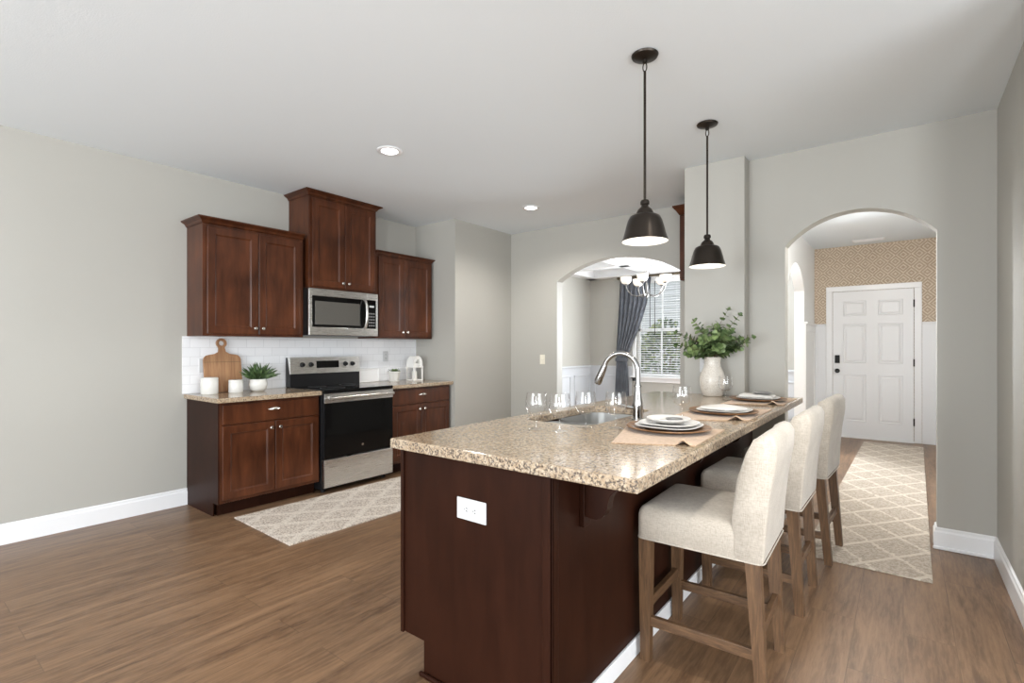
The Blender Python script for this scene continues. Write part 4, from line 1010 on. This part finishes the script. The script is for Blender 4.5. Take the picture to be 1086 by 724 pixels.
# ------------------------------------------------------------------ rugs
def rug(name, x0, y0, x1, y1, mat, label, ang=0):
    m = MB(); m.box(x0, y0, 0.0005, x1, y1, 0.010, 0.003)
    c = ((x0 + x1) / 2, (y0 + y1) / 2, 0.0); o = m.build(name, mat, loc=c); o.rotation_euler.z = R(ang); return tag(o, label, 'rug')
rug('runner_rug', -3.955, 1.72, -3.115, 4.12, RUGK, 'cream and grey patterned runner in front of the range', -1.4)
rug('runner_rug', -0.462, 3.585, 0.165, 8.36, RUGH, 'long beige lattice runner leading to the front door', -0.9)

# ------------------------------------------------------------------ lights
def pendant(x, y, label):
    t = thing('pendant_light', (x, y, H), label, 'pendant light', 'island pendants')
    MB().lathe([(0, 0), (0.062, 0), (0.066, -0.004), (0.062, -0.012), (0.03, -0.022), (0.012, -0.026), (0.012, -0.04), (0, -0.041)], (x, y, H - 0.0005), 32).build('canopy', BRONZE, t, smooth=40)
    m = MB(); 
    ring = [(x + 0.010 * math.cos(a), y, H - 0.062 + 0.022 * math.sin(a)) for a in [2 * math.pi * k / 14 for k in range(15)]]
    m.tube(ring, 0.003, 6, False); m.tube([(x, y, H - 0.082), (x, y, 2.012)], 0.0065, 10); m.build('rod', BRONZE, t, smooth=60)
    MB().lathe([(0, 2.018), (0.018, 2.018), (0.022, 2.010), (0.022, 1.998), (0.016, 1.994), (0.018, 1.985), (0.034, 1.972), (0.042, 1.955), (0.043, 1.940), (0, 1.939)], (x, y, 0), 28).build('socket_cap', BRONZE, t, smooth=35)
    m = MB(); pr = [(0.0425, 1.944), (0.062, 1.943), (0.074, 1.936), (0.084, 1.915), (0.094, 1.880), (0.102, 1.848), (0.109, 1.828), (0.1135, 1.815), (0.1115, 1.814)]
    inn = [(0.1065, 1.828), (0.0995, 1.850), (0.0915, 1.880), (0.0815, 1.912), (0.072, 1.931), (0.060, 1.938), (0.0425, 1.939)]
    m.lathe(pr, (x, y, 0), 40); m.bm.faces.ensure_lookup_table()
    bmesh.ops.delete(m.bm, geom=[f for f in m.bm.faces if len(f.verts) > 4], context='FACES_ONLY'); m.build('shade', BRONZE, t, smooth=40)
    m = MB(); m.lathe([(0.1115, 1.814)] + inn, (x, y, 0), 40); bmesh.ops.delete(m.bm, geom=[f for f in m.bm.faces if len(f.verts) > 4], context='FACES_ONLY'); m.build('shade_lining', SHADEIN, t, smooth=40)
    MB().ellipsoid((x, y, 1.885), 0.032, 0.032, 0.045, None, 20).build('bulb', BULB, t, smooth=60)
    lamp('pendant_lamp', 'SPOT', (x, y, 1.835), 4, WARM, (0, 0, 0), 0.05, spot=150, blend=0.6)
pendant(-1.014, 2.387, 'bronze dome pendant over the sink, larger in view of the two')
pendant(-1.006, 3.370, 'bronze dome pendant hanging in front of the column')

def can(x, y, label, power=22, spot=150):
    t = thing('recessed_light', (x, y, H), label, 'recessed light', 'ceiling downlights')
    MB().lathe([(0.060, -0.0005), (0.092, -0.0005), (0.094, -0.004), (0.088, -0.008), (0.070, -0.010), (0.060, -0.006), (0.060, -0.0005)], (x, y, H), 36, caps=False).build('trim_ring', TRIM, t, smooth=40)
    MB().lathe([(0, -0.0035), (0.061, -0.0035), (0.061, -0.001), (0, -0.001)], (x, y, H), 32).build('lens', CANGLOW, t)
    lamp('downlight', 'SPOT', (x, y, H - 0.02), power, (1, 0.95, 0.88), (0, 0, 0), 0.05, spot=spot, blend=0.7)
can(-3.00, 2.40, 'lit recessed ceiling light above the range', 28)
can(-3.06, 4.275, 'lit recessed ceiling light towards the pantry wall', 75)
can(-0.13, 1.72, 'lit recessed ceiling light above the stools, out of view', 75, 110)
can(-2.2, -0.6, 'added unseen recessed ceiling light behind the camera', 30)  # unseen downlight, added for general brightness
fm = thing('ceiling_light', (-0.30, 5.25, H), 'round frosted ceiling light in the entry hall, behind the arch head', 'ceiling light')
MB().lathe([(0, -0.0005), (0.10, -0.0005), (0.10, -0.02), (0, -0.02)], (-0.30, 5.25, H), 32).build('base', NICKEL, fm)
MB().ellipsoid((-0.30, 5.25, H - 0.07), 0.12, 0.12, 0.06, None, 24).build('glass_shade', SHADEGL, fm, smooth=60)
lamp('hall_lamp', 'POINT', (-0.30, 5.25, H - 0.20), 66, (1, 0.95, 0.89), size=0.08)

# chandelier in the dining room
CX_, CY_ = -2.945, 7.0
ch = thing('chandelier', (CX_, CY_, H), 'five arm nickel chandelier with lit bowl shades in the dining room', 'chandelier')
MB().lathe([(0, 0), (0.06, 0), (0.058, -0.012), (0.03, -0.028), (0.008, -0.034), (0, -0.035)], (CX_, CY_, H - 0.0005), 28).build('canopy', NICKEL, ch, smooth=40)
MB().tube([(CX_, CY_, H - 0.03), (CX_, CY_, 2.20)], 0.007, 8).build('rod', SATIN, ch, smooth=60)
MB().lathe([(0, 2.22), (0.012, 2.215), (0.02, 2.18), (0.013, 2.14), (0.022, 2.09), (0.030, 2.06), (0.020, 2.03), (0.008, 2.015), (0.012, 2.0), (0, 1.985)], (CX_, CY_, 0), 20).build('hub', SATIN, ch, smooth=50)
for k in range(5):
    a = R(72 * k + 137.7); dx, dy = math.cos(a), math.sin(a)
    prof = [(0.02, 2.075), (0.07, 2.045), (0.14, 2.030), (0.21, 2.050), (0.265, 2.105), (0.292, 2.165), (0.295, 2.200)]
    am = MB().tube([(CX_ + dx * r, CY_ + dy * r, z) for r, z in prof], 0.009, 8).build('arm', SATIN, ch, smooth=60)
    px, py = CX_ + dx * 0.295, CY_ + dy * 0.295
    m = MB(); m.lathe([(0.014, 2.190), (0.032, 2.200), (0.032, 2.208), (0.014, 2.212)], (px, py, 0), 16); m.build('socket', SATIN, am, smooth=40)
    m = MB(); m.lathe([(0.026, 2.2085), (0.054, 2.222), (0.074, 2.255), (0.082, 2.312), (0.080, 2.313), (0.071, 2.257), (0.052, 2.228), (0.026, 2.214)], (px, py, 0), 24); m.build('glass_shade', SHADEGL, am, smooth=60)
    lamp('chandelier_bulb', 'POINT', (px, py, 2.44), 2.2, WARM, size=0.06)

# curtain and its rod
rd = thing('curtain_rod', (-3.4, 8.62, 2.56), 'brown curtain rod over the dining window', 'curtain rod')
MB().tube([(-4.15, 8.605, 2.56), (-1.5, 8.605, 2.56)], 0.016, 12).build('rod', STEM, rd, smooth=60)
for x in (-4.17, -1.48): MB().ellipsoid((x, 8.605, 2.56), 0.03, 0.03, 0.03, None, 14).build('finial', STEM, rd, smooth=60)
m = MB()
for x in (-4.10, -1.53): m.box(x - 0.01, 8.60, 2.545, x + 0.01, YF - 0.001, 2.575)
m.build('bracket', STEM, rd)
rows = [(2.540, -4.14, -3.52), (2.40, -4.15, -3.54), (2.10, -4.16, -3.60), (1.80, -4.17, -3.70), (1.50, -4.19, -3.82), (1.25, -4.21, -3.93), (1.10, -4.215, -3.985), (1.03, -4.215, -3.995), (0.90, -4.22, -3.975), (0.60, -4.24, -3.955), (0.30, -4.25, -3.945), (0.03, -4.26, -3.94)]
def curtain_pt(u, v):
    f = v * (len(rows) - 1); i = min(int(f), len(rows) - 2); f -= i
    z, a, b = [rows[i][k] * (1 - f) + rows[i + 1][k] * f for k in range(3)]
    wv = (b - a); amp = 0.030 if z > 1.3 else 0.024
    x = a + wv * u; ph = 2 * math.pi * (6.5 * u) + 0.6 * math.sin(z * 3)
    return Vector((x + 0.008 * math.cos(ph), 8.60 + amp * math.sin(ph), z))
m = MB(); m.grid(curtain_pt, 110, 44)
bmesh.ops.solidify(m.bm, geom=list(m.bm.faces), thickness=0.004)
cu = m.build('curtain', CURT, loc=(-3.9, 8.6, 0.0), smooth=60)
tag(cu, 'slate grey curtain drawn aside at the dining window', 'curtain')
m = MB(); pr = [( -4.105 + 0.125 * math.cos(2 * math.pi * k / 24), 8.60 + 0.05 * math.sin(2 * math.pi * k / 24)) for k in range(24)]
m.rings([[(p[0], p[1], z) for p in pr] for z in (1.03, 1.09)], False); bmesh.ops.solidify(m.bm, geom=list(m.bm.faces), thickness=0.004)
o = m.build('tieback', CURT, None, loc=(-3.9, 8.6, 0.0), smooth=60); o.location = (0, 0, 0); o.parent = cu

# hall ceiling vent
vt = thing('ceiling_vent', (-0.37, 8.34, H), 'white air vent on the hall ceiling above the door', 'air vent')
MB().box(-0.55, 8.26, H - 0.010, -0.19, 8.42, H - 0.0005, 0.003).build('vent_frame', TRIM, vt)
m = MB()
for k in range(7): m.box(-0.53, 8.275 + k * 0.02, H - 0.013, -0.21, 8.281 + k * 0.02, H - 0.009)
m.build('slats', TRIM, vt)

# ------------------------------------------------------------------ outside the dining window
tag(MB().box(-12, YF + 0.15, -0.25, 6, 26, -0.15).build('lawn', LAWN), kind='structure')
def shrub(x, y, rx, ry, h, label, n=1500, seed=0, L=0.11):
    t = thing('shrub', (x, y, -0.15), label, 'shrub', 'shrubs outside the dining window'); rnd = random.Random(seed)
    m = MB()
    for k in range(5):
        a = rnd.uniform(0, 6.28); m.tube([(x, y, -0.15), (x + 0.15 * math.cos(a), y + 0.15 * math.sin(a), h * 0.3), (x + rx * 0.5 * math.cos(a), y + ry * 0.5 * math.sin(a), h * 0.75)], [0.03, 0.02, 0.008], 6)
    m.build('stem', STEM, t)
    m = MB()
    for k in range(n):
        a = rnd.uniform(0, 6.28); u = rnd.uniform(-0.95, 1); q = math.sqrt(max(0, 1 - u * u)); s = rnd.uniform(0.6, 1.05)
        d = Vector((q * math.cos(a), q * math.sin(a), u)); p = Vector((x + d.x * rx * s, y + d.y * ry * s, h * 0.48 + d.z * h * 0.52 * s))
        leaf_quad(m, p, d + Vector((rnd.uniform(-.8, .8), rnd.uniform(-.8, .8), rnd.uniform(-.6, .6))), Vector((rnd.uniform(-1, 1), rnd.uniform(-1, 1), 1)), L * rnd.uniform(0.7, 1.3), L * 0.36)
    m.build('leaves', HEDGE, t, smooth=60)
shrub(-5.55, 11.1, 0.48, 0.5, 1.55, 'green shrub behind the curtain edge, outside the window', seed=31)
shrub(-4.25, 11.1, 0.60, 0.5, 1.85, 'yellow green shrub outside, seen through the lower window', seed=32)
shrub(-2.95, 11.1, 0.55, 0.5, 1.70, 'green shrub outside, hidden mostly by the column', seed=33)
hs = thing('neighbour_house', (-5, 18, -0.15), 'pale sided house across the lawn beyond the blinds', 'house')
m = MB()
for k in range(22): m.prism([(17.0, -0.15 + k * 0.2), (16.97, -0.15 + k * 0.2), (16.995, 0.05 + k * 0.2), (17.0, 0.05 + k * 0.2)], 'X', -12, 2)
m.box(-12, 17.0, -0.15, 2, 22, 4.25); m.build('wall', SIDING, hs)
m = MB(); m.prism([(16.5, 4.2), (22.5, 4.2), (19.5, 6.2)], 'X', -12.3, 2.3); m.build('roof', ROOFM, hs)
for x in (-9.6, -3.0): MB().box(x - 0.5, 16.93, 1.2, x + 0.5, 16.98, 2.7, 0.01).build('window', BLACKG, hs)

for o in bpy.data.objects:
    if '_w' in o: del o['_w']
